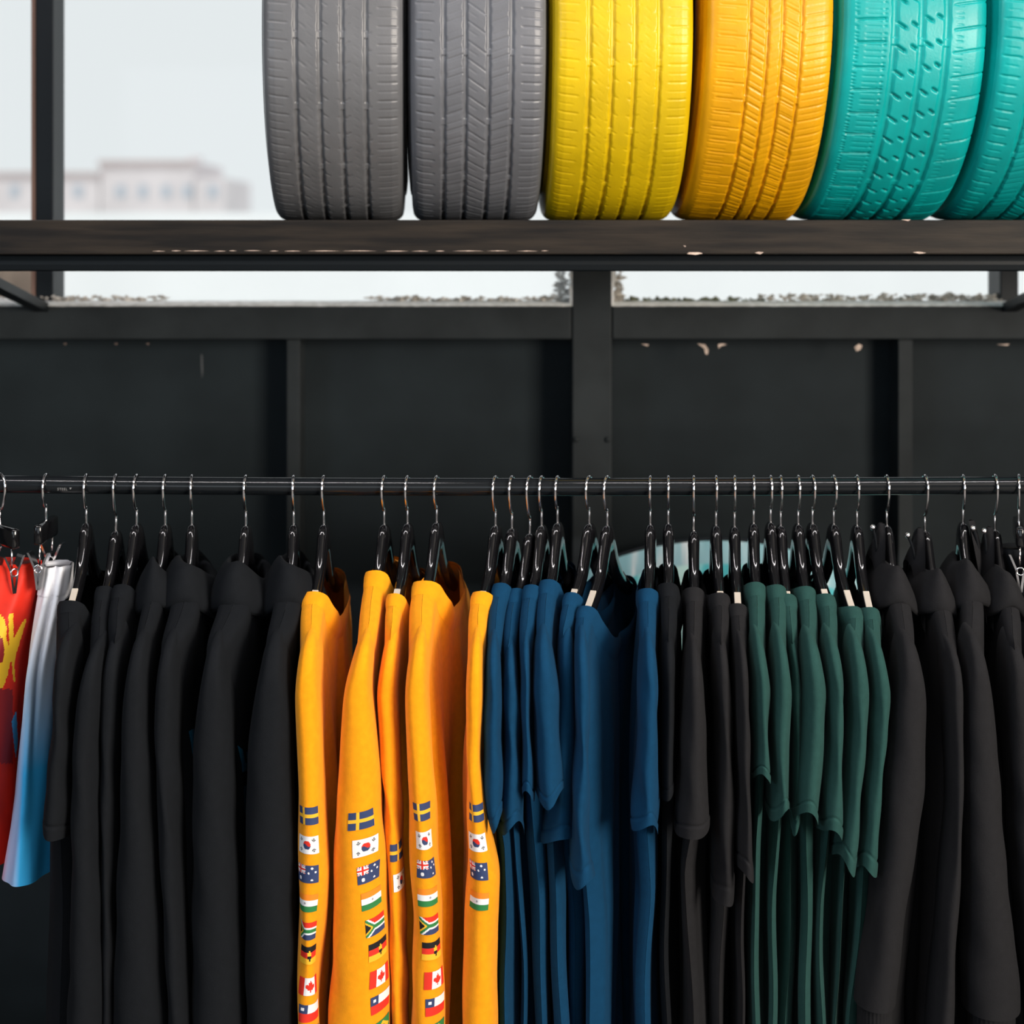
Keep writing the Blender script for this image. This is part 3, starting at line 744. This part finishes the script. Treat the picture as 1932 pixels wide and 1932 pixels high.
B, C_, O_, N_, G_ = 'black', 'charcoal', 'orange', 'blue', 'green'
DATA = [
 dict(stem=163, top=985, contact=(132, 1145), kind='tee', color=B, hem=1560, spans=[(1145,112,160),(1200,106,150),(1300,103,142),(1400,98,138),(1515,84,134),(1590,88,130),(1700,100,130),(1932,100,126)]),
 dict(stem=219, top=1000, contact=(197, 1118), kind='sweat', color=B, spans=[(1118,178,212),(1200,166,206),(1300,150,197),(1400,140,189),(1600,136,193),(1932,128,201)]),
 dict(stem=258, top=988, contact=(230, 1115), kind='sweat', color=B, spans=[(1115,212,248),(1200,200,242),(1300,194,236),(1500,192,226),(1932,200,224)], du=-.02),
 dict(stem=312, top=988, contact=(292, 1065), kind='hood', color=B, spans=[(1065,262,308),(1150,246,292),(1250,240,288),(1350,232,285),(1600,224,300),(1932,210,318)]),
 dict(stem=362, top=988, contact=(352, 1062), kind='hood', color=B, spans=[(1062,315,385),(1160,300,352),(1250,297,342),(1400,292,338),(1600,302,346),(1932,320,361)]),
 dict(stem=464, top=990, contact=(441, 1092), kind='hood', color=B, spans=[(1092,402,480),(1170,386,438),(1250,382,434),(1400,365,440),(1600,362,447),(1932,362,459)]),
 dict(stem=554, top=988, contact=(545, 1065), kind='hood', color=B, spans=[(1065,510,580),(1150,494,552),(1250,488,548),(1400,468,553),(1600,462,558),(1932,462,560)]),
 dict(stem=611, top=988, contact=(592, 1128), kind='sweat', color=O_, spans=[(1128,570,614),(1200,560,610),(1300,556,606),(1432,562,610),(1640,563,622),(1800,563,608),(1932,562,600)]),
 dict(stem=725, top=988, contact=(710, 1082), kind='sweat', color=O_, spans=[(1082,688,728),(1200,670,712),(1300,648,702),(1432,640,716),(1600,630,726),(1750,628,735),(1932,618,737)]),
 dict(stem=769, top=986, contact=(745, 1132), kind='sweat', color=O_, spans=[(1132,731,763),(1200,722,760),(1300,710,750),(1432,718,756),(1700,732,764),(1932,738,771)], du=-.03),
 dict(stem=824, top=984, contact=(802, 1108), kind='sweat', color=O_, spans=[(1108,783,831),(1200,770,815),(1300,763,808),(1432,768,816),(1600,774,827),(1750,780,836),(1932,774,839)]),
 dict(stem=935, top=990, contact=(908, 1128), kind='sweat', color=O_, spans=[(1128,888,926),(1200,880,918),(1300,878,914),(1432,881,907),(1560,881,924),(1645,881,946),(1750,876,937),(1932,872,939)]),
 dict(stem=966, top=995, contact=(945, 1112), kind='tee', color=N_, hem=1520, slant=-.02, spans=[(1112,930,962),(1200,916,946),(1300,914,948),(1400,912,948),(1480,910,953),(1530,914,950),(1600,938,962),(1932,942,968)]),
 dict(stem=1000, top=1005, contact=(975, 1122), kind='tee', color=N_, hem=1572, du=-.02, spans=[(1122,962,987),(1200,950,976),(1300,947,980),(1400,950,983),(1560,940,988),(1700,962,990),(1932,968,1000)]),
 dict(stem=1022, top=990, contact=(1003, 1115), kind='tee', color=N_, hem=1490, du=-.01, spans=[(1115,990,1014),(1200,980,1003),(1300,982,1003),(1480,985,1006),(1700,1004,1028),(1932,1006,1032)]),
 dict(stem=1052, top=985, contact=(1035, 1105), kind='tee', color=N_, hem=1500, slant=0., spans=[(1105,1020,1054),(1200,1006,1042),(1300,1004,1056),(1400,1007,1060),(1500,1010,1066),(1700,1036,1062),(1932,1040,1072)]),
 dict(stem=1112, top=987, contact=(1078, 1130), kind='tee', color=N_, hem=1590, du=-.035, slant=.02, spans=[(1130,1062,1092),(1200,1050,1086),(1300,1050,1086),(1400,1046,1088),(1500,1035,1090),(1590,1018,1094),(1700,1066,1088),(1932,1080,1098)]),
 dict(stem=1146, top=990, contact=(1105, 1155), kind='tee', color=N_, hem=1660, slant=.01, dip=.07, spans=[(1155,1088,1124),(1200,1080,1114),(1300,1084,1114),(1400,1086,1112),(1550,1076,1112),(1655,1078,1122),(1750,1092,1130),(1932,1098,1128)]),
 dict(stem=1227, top=988, contact=(1223, 1122), kind='tee', color=N_, hem=1565, slant=.01, spans=[(1122,1207,1241),(1200,1207,1240),(1300,1205,1243),(1400,1204,1240),(1560,1192,1246),(1700,1212,1244),(1932,1200,1236)]),
 dict(stem=1261, top=986, contact=(1262, 1112), kind='tee', color=B, hem=1500, du=-.02, spans=[(1112,1246,1278),(1200,1246,1276),(1300,1245,1274),(1400,1246,1272),(1500,1246,1270),(1932,1242,1272)]),
 dict(stem=1309, top=1000, contact=(1310, 1120), kind='tee', color=C_, hem=1558, slant=-.01, spans=[(1120,1295,1325),(1200,1293,1325),(1300,1288,1329),(1400,1284,1333),(1555,1275,1342),(1650,1268,1310),(1800,1284,1314),(1932,1290,1314)]),
 dict(stem=1351, top=990, contact=(1360, 1130), kind='tee', color=C_, hem=1690, du=-.02, spans=[(1130,1345,1375),(1200,1344,1374),(1300,1347,1378),(1400,1350,1382),(1600,1348,1386),(1680,1347,1386),(1800,1344,1374),(1932,1348,1374)]),
 dict(stem=1386, top=992, contact=(1393, 1150), kind='tee', color=C_, hem=1640, spans=[(1150,1382,1408),(1200,1384,1410),(1300,1386,1412),(1400,1389,1415),(1640,1392,1420),(1800,1386,1408),(1932,1386,1406)]),
 dict(stem=1422, top=986, contact=(1427, 1110), kind='tee', color=G_, hem=1462, slant=0., spans=[(1110,1413,1442),(1200,1414,1444),(1300,1418,1452),(1400,1421,1452),(1460,1421,1454),(1600,1416,1438),(1932,1412,1432)]),
 dict(stem=1454, top=984, contact=(1467, 1115), kind='tee', color=G_, hem=1542, slant=.02, spans=[(1115,1452,1482),(1200,1454,1486),(1300,1456,1491),(1400,1454,1488),(1540,1452,1493),(1700,1446,1470),(1932,1442,1462)]),
 dict(stem=1473, top=990, contact=(1487, 1132), kind='tee', color=G_, hem=1530, du=-.03, spans=[(1132,1478,1500),(1200,1482,1502),(1300,1488,1508),(1400,1490,1508),(1525,1488,1504),(1700,1480,1500),(1932,1474,1498)]),
 dict(stem=1506, top=988, contact=(1522, 1118), kind='tee', color=G_, hem=1542, slant=.01, spans=[(1118,1507,1540),(1200,1509,1547),(1300,1511,1558),(1400,1508,1555),(1540,1496,1547),(1700,1512,1535),(1932,1510,1538)]),
 dict(stem=1533, top=986, contact=(1560, 1132), kind='tee', color=G_, hem=1572, slant=.01, spans=[(1132,1545,1577),(1200,1549,1584),(1300,1558,1592),(1400,1558,1590),(1570,1549,1586),(1700,1542,1562),(1932,1544,1562)]),
 dict(stem=1573, top=988, contact=(1612, 1158), kind='tee', color=G_, hem=1622, slant=0., spans=[(1158,1594,1628),(1220,1595,1632),(1300,1600,1638),(1400,1597,1634),(1620,1578,1614),(1932,1568,1590)]),
 dict(stem=1617, top=990, contact=(1645, 1165), kind='tee', color=G_, hem=1645, slant=.01, spans=[(1165,1631,1663),(1220,1635,1668),(1300,1641,1677),(1400,1640,1672),(1640,1613,1649),(1932,1596,1616)]),
 dict(stem=1673, top=990, contact=(1690, 1050), kind='jacket', color=C_, end=1890, spans=[(1050,1668,1720),(1130,1682,1728),(1200,1686,1736),(1300,1684,1746),(1500,1664,1746),(1700,1642,1710),(1880,1617,1690),(1932,1607,1692)]),
 dict(stem=1745, top=1000, contact=(1770, 1070), kind='jacket', color=C_, spans=[(1070,1754,1800),(1150,1764,1806),(1250,1780,1812),(1500,1788,1812),(1700,1772,1806),(1932,1752,1796)]),
 dict(stem=1817, top=985, contact=(1828, 1038), kind='jacket', color=C_, end=1905, spans=[(1038,1802,1856),(1130,1808,1852),(1250,1814,1862),(1400,1814,1880),(1600,1816,1896),(1932,1822,1930)]),
 dict(stem=1877, top=998, contact=(1895, 1050), kind='jacket', color=C_, spans=[(1050,1876,1922),(1150,1884,1925),(1300,1892,1942),(1600,1906,1962),(1932,1938,1990)], du=-.02),
]
for g in DATA:
    sx, sy = g['contact']
    g['hang'] = solve_hang(g['stem'], g['top'], sx, sy + (50 if g['kind'] in ('hood', 'jacket') else 0))
for i, g in enumerate(DATA):
    prep(g); g['prev'] = DATA[i - 1] if i else None; g['next'] = DATA[i + 1] if i + 1 < len(DATA) else None
mids = [float(np.interp(1400, [s[0] for s in g['spans']], [(s[1] + s[2]) / 2 for s in g['spans']])) for g in DATA]
NAMES = {('tee', B): 'black T-shirt', ('sweat', B): 'black long-sleeved sweatshirt', ('hood', B): 'black hooded sweatshirt', ('sweat', O_): 'orange sweatshirt with flag prints down the sleeve',
         ('tee', N_): 'navy blue T-shirt', ('tee', C_): 'charcoal black T-shirt', ('tee', G_): 'dark green T-shirt', ('jacket', C_): 'charcoal hooded jacket'}
SHORT = {('tee', B): 'black T-shirt', ('sweat', B): 'black sweatshirt', ('hood', B): 'black hoodie', ('sweat', O_): 'orange sweatshirt',
         ('tee', N_): 'navy blue T-shirt', ('tee', C_): 'charcoal black T-shirt', ('tee', G_): 'dark green T-shirt', ('jacket', C_): 'charcoal hooded jacket'}
count = {}
total = {}
for g in DATA: total[(g['kind'], g['color'])] = total.get((g['kind'], g['color']), 0) + 1
for i, g in enumerate(DATA):
    key = (g['kind'], g['color']); k = count.get(key, 0); count[key] = k + 1
    which = ORD[k] + ' from the left'
    if key == ('tee', B):
        lab = ['black short-sleeved T-shirt hanging next to the white and blue shorts', 'black T-shirt hanging right beside the last navy blue one'][k]
        hl = ['black wooden hanger carrying the black T-shirt next to the white shorts', 'black wooden hanger carrying the black T-shirt beside the navy ones'][k]
    else:
        lab = '%s on the rail, %s' % (NAMES[key], which); hl = 'glossy black wooden hanger carrying the %s %s' % (SHORT[key], which)
    lim = .034 if g['kind'] != 'tee' else .026
    nm = {'tee': 'tee_shirt', 'sweat': 'sweatshirt', 'hood': 'hooded_sweatshirt', 'jacket': 'hooded_jacket'}[g['kind']]
    cat = {'tee': 'T-shirt', 'sweat': 'sweatshirt', 'hood': 'hoodie', 'jacket': 'jacket'}[g['kind']]
    build_garment(i, g, lim, lab, nm, cat, '%ss on the rail' % SHORT[key])
    xh, zt, uc, psi = g['hang']
    zr = rail_z(xh)
    h = tag(empty('clothes_hanger', (xh, RAIL, zr), psi), hl, 'hanger', 'hangers on the rail')
    hanger_bar(h, zt - zr); hook_mesh(h, zt - zr)

# ------------------------------------------------------------------ flag prints on the orange sleeves
PAL = {'w': (.82, .82, .84), 'k': (.012, .012, .014), 'b': (.035, .055, .14), 'r': (.72, .035, .02), 'g': (.03, .20, .06), 'y': (.90, .48, .03), 'o': (.88, .25, .02), 'n': (.02, .03, .10), 'm': (.30, .30, .34)}
PM = {k: mat('print_ink_' + n_, PAL[k], .7, spec=.2) for k, n_ in zip('wkbrgyonm', ('white', 'black', 'blue', 'red', 'green', 'yellow', 'saffron', 'navy', 'grey'))}
KEYS = list(PM)
def poly_in(x, y, poly):
    c = False; n_ = len(poly)
    for i in range(n_):
        x1, y1 = poly[i]; x2, y2 = poly[(i + 1) % n_]
        if (y1 > y) != (y2 > y) and x < (x2 - x1) * (y - y1) / (y2 - y1) + x1: c = not c
    return c
LEAF = [(0, .36), (.06, .22), (.12, .26), (.10, .07), (.19, .15), (.21, .10), (.30, .11), (.26, .01), (.29, -.03), (.14, -.15), (.15, -.20), (.025, -.18), (.025, -.34), (0, -.34)]
def fl_sweden(u, v): return 'y' if .30 < u < .42 or .40 < v < .60 else 'b'
def fl_korea(u, v):
    x, y = (u - .5) * 1.5, v - .5; r = math.hypot(x, y)
    if r < .25: return 'r' if y > -.07 * math.sin(x * 12) else 'b'
    for sx in (-1, 1):
        for sy in (-1, 1):
            p = (x - sx * .42) * .8 + (y - sy * .28) * .6 * sx * sy; q = -(x - sx * .42) * .6 * sx * sy + (y - sy * .28) * .8
            if abs(p) < .075 and abs(q) < .09 and (abs(p) < .02 or abs(abs(p) - .055) < .02): return 'k'
    return 'w'
def fl_aus(u, v):
    if u < .5 and v > .5:
        x, y = u / .5 - .5, (v - .5) / .5 - .5
        if abs(x) < .09 or abs(y) < .12: return 'r'
        if abs(x) < .16 or abs(y) < .2: return 'w'
        dd = abs(abs(x) - abs(y)); return 'r' if dd < .05 else ('w' if dd < .14 else 'b')
    for cx_, cy_, r in ((.25, .24, .11), (.75, .84, .06), (.75, .18, .06), (.63, .56, .06), (.87, .62, .06)):
        if math.hypot((u - cx_) * 1.5, v - cy_) < r: return 'w'
    return 'b'
def fl_india(u, v):
    if v > .667: return 'o'
    if v < .333: return 'g'
    return 'm' if math.hypot((u - .5) * 1.5, v - .5) < .06 else 'w'
def fl_sa(u, v):
    t = abs(v - .5); c_ = u * 1.5
    e = .5 - c_ * .75                      # chevron edge
    if t < e - .22: return 'k'
    if t < e - .12: return 'y'
    yy = max(.0, e)
    if t < max(.10, e + .04): return 'g'
    if t < max(.19, e + .16): return 'w'
    return 'r' if v > .5 else 'b'
def fl_ger(u, v):
    x, y = (u - .55) * 1.5, v - .46
    if abs(x) < .045 and -.28 < y < .30 or abs(abs(x) - .10) < .045 and -.16 < y < .2: return 'y' if y > .0 else 'k'
    return 'k' if v > .667 else ('r' if v > .333 else 'y')
def fl_can(u, v):
    if u < .27 or u > .73: return 'r'
    x, y = (u - .5) * 1.5, v - .5
    if poly_in(abs(x), y, LEAF): return 'r'
    return 'w'
def fl_chile(u, v):
    if v < .5: return 'r'
    if u < .34: return 'w' if math.hypot((u - .17) * 1.5, v - .75) < .10 else 'b'
    return 'w'
def fl_bra(u, v):
    x, y = (u - .5) * 1.5, v - .5
    if math.hypot(x, y) < .2: return 'n'
    return 'y' if abs(x) / .66 + abs(y) / .42 < 1 else 'g'
FL = [('sweden', fl_sweden), ('korea', fl_korea), ('australia', fl_aus), ('india', fl_india), ('south_africa', fl_sa), ('germany', fl_ger), ('canada', fl_can), ('chile', fl_chile), ('brazil', fl_bra)]
def add_flags(g, centres, tilt=0.0, W=.0385, H=.0265):
    for (nm, fn), (cx_, cy_) in zip(FL, centres):
        zc = EYE - (cy_ - PY) * g['d_s'] / F
        xc, hw = float(g['XC'](zc)), float(g['HW'](zc))
        s_ = ((cx_ - PX) * g['d_s'] / F - xc) / hw
        phi0 = math.copysign(math.asin(min(.97, abs(s_)) ** (1 / .92)), s_)
        nx_, ny_ = 44, 30
        uu = (np.arange(nx_ + 1) / nx_ - .5) * W; vv = (np.arange(ny_ + 1) / ny_ - .5) * H
        pg = np.linspace(-3.0, 3.0, 801)
        V = np.zeros((ny_ + 1, nx_ + 1, 3))
        for r in range(ny_ + 1):
            z0 = zc + vv[r]
            hwz = float(g['HW'](z0)); a_ = .05
            qx = hwz * np.sign(np.sin(pg)) * np.abs(np.sin(pg)) ** .92; qy = a_ * np.cos(pg)
            arc = np.concatenate([[0], np.cumsum(np.hypot(np.diff(qx), np.diff(qy)))]); arc -= np.interp(phi0, pg, arc)
            phi = np.interp(uu, arc, pg)
            zt_ = z0 + uu * tilt
            cph = np.cos(phi)
            A = (g['zo0'] + g['zi0']) / 2 + (g['zo0'] - g['zi0']) / 2 * cph
            Bc = (g['z_end'] - (g['zo0'] + g['zi0']) / 2) + (-(g['zo0'] - g['zi0']) / 2) * cph
            t = (zt_ - A) / Bc
            V[r] = g['sleeveP'](t, phi, 1, .0009)
        mi = [KEYS.index(fn((c + .5) / nx_, (r + .5) / ny_)) for r in range(ny_) for c in range(nx_)]
        mk('flag_print', V.reshape(-1, 3), grid_faces(ny_ + 1, nx_ + 1), [PM[k] for k in KEYS], g['near_sleeve'], True, mi, origin=g['org'])
oranges = [g for g in DATA if g['color'] == O_]
add_flags(oranges[0], [(585, 1523), (584, 1577), (583, 1631), (583, 1685), (584, 1737), (587, 1782), (589, 1840), (591, 1890), (592, 1938)])
add_flags(oranges[1], [(686, 1531), (695, 1581), (702, 1631), (708, 1680), (714, 1730), (718, 1776), (720, 1827), (722, 1876), (724, 1926)], tilt=.16)
add_flags(oranges[2], [(755, 1592), (758, 1648)])
add_flags(oranges[3], [(800, 1516), (805, 1569), (809, 1622), (813, 1675), (816, 1727), (820, 1774), (824, 1829), (826, 1879), (828, 1928)])
add_flags(oranges[4], [(898, 1518), (899, 1573), (899, 1626), (900, 1682)])

# blue motif half hidden on the fronts of two black hoodies
M_BPR = mat('blue_print_ink', (.012, .13, .24), .6)
def chest_print(g, polys):
    us = np.linspace(-.14, .15, 300); y0 = min(p[1] for q in polys for p in q) - 3; y1 = max(p[1] for q in polys for p in q) + 3
    zz = np.linspace(wz(y0, RAIL - .15), wz(y1, RAIL + .15), 150)
    U, Z = np.meshgrid(us, zz)
    P = g['bodyP'](U, Z, 1); P[..., 0] += .0009; P[..., 1] -= .0009
    Fc = grid_faces(len(zz), len(us)); V = P.reshape(-1, 3)
    C = V[Fc].mean(axis=1)
    keep = np.array([any(poly_in(*pxl(c), q) for q in polys) for c in C])
    Fk = Fc[keep]
    if len(Fk) == 0: return
    used, inv = np.unique(Fk, return_inverse=True)
    mk('chest_print', V[used], inv.reshape(-1, 4), M_BPR, g['root'], origin=g['org'])
hoods = [g for g in DATA if g['kind'] == 'hood']
chest_print(hoods[1], [[(356, 1380), (366, 1374), (376, 1400), (374, 1425), (369, 1434), (364, 1428), (360, 1400)]])
chest_print(hoods[2], [[(448, 1406), (458, 1414), (463, 1438), (466, 1440), (464, 1419), (467, 1419), (469, 1442), (472, 1425), (476, 1425), (476, 1450), (457, 1457), (456, 1440)],
                       [(460, 1484), (476, 1472), (476, 1500), (468, 1552), (461, 1530)]])

# ------------------------------------------------------------------ clip hangers with shorts
def clip_hanger(stem, ytop, barlen, psi, label, hgt=.033, wid=.014):
    xh = wx(stem, RAIL); zt = wz(ytop, RAIL); zr = rail_z(max(-.9, min(.9, xh)))
    h = tag(empty('clip_hanger', (xh, RAIL, zr), psi), label, 'hanger', 'clip hangers on the rail')
    hook_mesh(h, zt - zr)
    tz = zt - zr
    V, Fc = box_vf(-wid / 2, wid / 2, -barlen / 2, barlen / 2, tz - hgt, tz, .005)
    mk('bar', V, Fc, M_LACQ, h, True)
    for s in (-1, 1):
        y = s * barlen * .36
        V, Fc = tube_vf([(0, y, tz - hgt + .004), (0, y, tz - hgt - .034)], .0016, 8); mk('clip_wire', V, Fc, M_CHROME, h)
        zc = tz - hgt - .038
        cl = mk('clip', *[x for x in clip_vf(y, zc)], M_CHROME, h, False)
        ring = [(.006 * math.cos(t), y - .0115, zc + .006 * math.sin(t)) for t in np.linspace(0, 2 * math.pi, 25)]
        V, Fc = tube_vf(ring, .0013, 8, False); mk('spring', V, Fc, M_CHROME, cl)
    return h
def clip_vf(y, zc):
    J = Join()
    for s in (-1, 1):
        P = [(s * .0165, .026), (s * .0145, .022), (s * .006, .002), (s * .0035, -.016), (s * .0012, -.034)]
        V = []
        for x, z in P:
            V += [(x - .0018, y - .011, zc + z), (x + .0018, y - .011, zc + z), (x + .0018, y + .011, zc + z), (x - .0018, y + .011, zc + z)]
        J.add(V, grid_faces(len(P), 4, True).tolist() + [[3, 2, 1, 0], [16, 17, 18, 19]])
    return np.concatenate(J.V), J.F

def shorts(name, stem, spans, mats, label, cat, uc0=.03, a=.13, mi_fn=None, dent=None, group=None, fine=False):
    sp = np.array(spans, float); d = RAIL - uc0 - .04
    ys = np.linspace(sp[0, 0], sp[-1, 0], 140 if fine else 70)
    c = np.interp(ys, sp[:, 0], (sp[:, 1] + sp[:, 2]) / 2); hw = np.interp(ys, sp[:, 0], (sp[:, 2] - sp[:, 1]) / 2)
    ph = np.linspace(-np.pi, np.pi, 240 if fine else 90, endpoint=False)
    PHI, Y = np.meshgrid(ph, ys)
    z = EYE - (Y - PY) * d / F
    tdown = (Y - ys[0]) / (ys[-1] - ys[0])
    cx_ = (np.interp(Y, ys, c) - PX) * d / F; hw_ = np.interp(Y, ys, hw) * d / F
    a = a * (.35 + .65 * sstep(tdown, 0, .35))
    fold = .0022 * np.sin(PHI * 5 + z * 9) * sstep(tdown, .02, .4) + .0015 * np.sin(PHI * 9 - z * 14)
    if dent: fold = fold - dent[1] * np.exp(-((PHI - dent[0]) / .16) ** 2) * (1 - sstep(tdown, .35, .8))
    x = cx_ + (hw_ + fold) * np.sin(PHI); u = uc0 + (a + fold) * np.cos(PHI)
    P = np.stack([x, RAIL - u, z], -1)
    org = (wx(stem, RAIL), RAIL, float(z[0, 0]))
    root = tag(empty(name, org), label, cat, group)
    nb = 5
    Fb = grid_faces(len(ys), len(ph), True)
    nband = nb * len(ph)
    mi = None
    if mi_fn:
        ctr = P.reshape(-1, 3)[Fb].mean(axis=1)
        mi = np.array([mi_fn(*pxl(q)) if q[1] < RAIL - uc0 else 0 for q in ctr])
    mk('leg_fabric', P.reshape(-1, 3), Fb[nband:], mats, root, True, None if mi is None else mi[nband:], origin=org)
    Q = P.copy(); Q[..., 0] += .0012 * np.sin(PHI); Q[..., 1] -= .0012 * np.cos(PHI)
    top_ = Q[0].copy(); top_[:, 2] += .002; top_[:, :2] = top_[:, :2].mean(axis=0) + (top_[:, :2] - top_[:, :2].mean(axis=0)) * .9
    Q = np.concatenate([top_[None], Q[:nb + 2]]); 
    mk('waistband', Q.reshape(-1, 3), grid_faces(nb + 3, len(ph), True).tolist() + [list(range(len(ph)))], mats[0], root, True, origin=org)
    return root

def ombre():
    m = bpy.data.materials.new('white_pink_blue_print'); m.use_nodes = True
    n = m.node_tree.nodes; l = m.node_tree.links; b = n['Principled BSDF']; b.inputs['Roughness'].default_value = .7; b.inputs['Specular IOR Level'].default_value = .25
    t = n.new('ShaderNodeTexCoord'); s = n.new('ShaderNodeSeparateXYZ'); l.new(t.outputs['Object'], s.inputs[0])
    # dye runs from pink on one edge over white to blue on the other, more strongly towards the hem
    def math_(op, a, bb):
        q = n.new('ShaderNodeMath'); q.operation = op
        for k, v in enumerate((a, bb)):
            if isinstance(v, (int, float)): q.inputs[k].default_value = v
            else: l.new(v, q.inputs[k])
        return q.outputs[0]
    down = math_('MULTIPLY', s.outputs['Z'], -1.0)               # metres below the waist
    edge = math_('ADD', s.outputs['X'], math_('MULTIPLY', down, .040))
    r = n.new('ShaderNodeValToRGB'); l.new(math_('ADD', math_('MULTIPLY', edge, 8.0), .5), r.inputs['Fac'])
    e = r.color_ramp.elements; e[0].position = .18; e[0].color = (.80, .42, .52, 1); e[1].position = .36; e[1].color = (.42, .58, .86, 1)
    for p, c_ in ((.50, (.30, .56, .92)), (.56, (.04, .46, .92)), (.9, (.03, .42, .90))):
        k = e.new(p); k.color = (*c_, 1)
    mr = n.new('ShaderNodeMapRange'); mr.inputs['From Min'].default_value = .10; mr.inputs['From Max'].default_value = .31; l.new(down, mr.inputs['Value'])
    mx = n.new('ShaderNodeMix'); mx.data_type = 'RGBA'; l.new(mr.outputs[0], mx.inputs[0]); mx.inputs[6].default_value = (.84, .85, .90, 1); l.new(r.outputs['Color'], mx.inputs[7])
    l.new(mx.outputs[2], b.inputs['Base Color'])
    return m
clip_hanger(87, 981, .10, .0, 'short black clip hanger with two chrome clips gripping the white and blue shorts')
shorts('printed_shorts', 85, [(1075,66,122),(1150,60,117),(1250,53,108),(1400,38,101),(1500,28,99),(1645,5,98)], [ombre()], 'white shorts fading to pink and bright blue on a clip hanger', 'shorts', uc0=.0, a=.10, dent=(.35, .012), group='shorts on clip hangers')
clip_hanger(0, 988, .13, .70, 'short black clip hanger with chrome clips gripping the red shorts')
M_RED = mat('red_satin', (.72, .022, .006), .55, mottle=.25, mscale=9, spec=.3); M_YEL = mat('yellow_print', (.82, .50, .01), .6); M_SKY = mat('sky_blue_lining', (.06, .38, .62), .7); M_DRED = mat('dark_red_print', (.25, .004, .006), .6)
def inpoly(x, y, poly):
    c = False; n_ = len(poly)
    for i in range(n_):
        x1, y1 = poly[i]; x2, y2 = poly[(i + 1) % n_]
        if (y1 > y) != (y2 > y) and x < (x2 - x1) * (y - y1) / (y2 - y1) + x1: c = not c
    return c
P1 = [(-40, 1150), (0, 1160), (8, 1168), (13, 1185), (12, 1208), (20, 1222), (21, 1245), (14, 1275), (6, 1296), (-40, 1305)]
P1H = [(-40, 1196), (0, 1200), (5, 1206), (8, 1222), (8, 1240), (4, 1250), (-40, 1258)]
P2 = [(16, 1157), (25, 1158), (26, 1205), (47, 1166), (50, 1170), (30, 1236), (27, 1250), (29, 1288), (25, 1284), (22, 1250), (17, 1215)]
P3 = [(31, 1340), (34, 1400), (30, 1432), (26, 1400), (22, 1360)]
def red_print(x, y):
    if inpoly(x, y, P1) and not inpoly(x, y, P1H) or inpoly(x, y, P2): return 1
    if inpoly(x, y, P3): return 2
    if inpoly(x, y, P1H) or (y > 1300 and x < 24 and y < 1440): return 3
    return 0
shorts('red_printed_shorts', -6, [(1070,-70,64),(1100,-72,62),(1150,-75,52),(1250,-80,36),(1350,-84,31),(1440,-86,22),(1630,-90,9)], [M_RED, M_YEL, M_SKY, M_DRED], 'bright red shorts with yellow lettering at the picture edge', 'shorts', uc0=.0, a=.10, mi_fn=red_print, group='shorts on clip hangers', fine=True)
clip_hanger(1922, 984, .12, -.25, 'black clip hanger at the end of the rail gripping dark trousers')
shorts('dark_trousers', 1925, [(1042,1896,1990),(1300,1912,2000),(1960,1945,2040)], [FAB['black']], 'dark trousers clipped beside the last hooded jacket', 'trousers', uc0=.0, a=.10)

# metal cord ends and draped collar tips of the jackets
for g, (bx, by) in zip([g for g in DATA if g['kind'] == 'jacket'], ((1647, 995), (1713, 1010), (1836, 997), (1857, 1002))):
    d = RAIL - .03; c = np.array((wx(bx, d), d, wz(by, d)))
    a_ = np.linspace(0, np.pi, 9); b_ = np.linspace(0, 2 * np.pi, 13)[:-1]
    V = [(c[0] + .0048 * math.sin(p) * math.cos(q), c[1] + .0048 * math.sin(p) * math.sin(q), c[2] + .0048 * math.cos(p)) for p in a_ for q in b_]
    bead = mk('metal_cord_end', V, grid_faces(9, 12, True), M_CHROME, g['root'], origin=g['org'])
    xh, zt, uc, psi = g['hang']
    # collar drawn up over the neck of the hanger on one side
    sgn = -1 if bx < pxl((xh, RAIL, zt))[0] else 1
    V = []; n_ = 14
    for r_, t in enumerate(np.linspace(0, 1, 10)):
        for k in range(n_):
            f = k / (n_ - 1) * 2 - 1
            u = .012 + f * (.006 + .075 * t ** .8); 
            zz = zt - .004 - float(drop(u)) * (.25 + .75 * t) - .045 * t + .010 * (1 - t)
            off = sgn * (.0125 + .016 * t + .004 * math.sin(5 * f + 3 * t)) * (1 - .25 * f * f)
            V.append((xh + u * math.sin(psi) + off, RAIL - u * math.cos(psi), zz))
    mk('stand_collar', V, grid_faces(10, n_), FAB['charcoal'], g['root'], origin=g['org'])
    dl = np.array((xh + sgn * .020, RAIL - .02, zt - .05))
    V, Fc = tube_vf(spline([c, (c + dl) / 2 + (0, -.004, .004), dl], 10), .0022, 7)
    mk('drawcord', V, Fc, FAB['black'], g['root'], origin=g['org'])
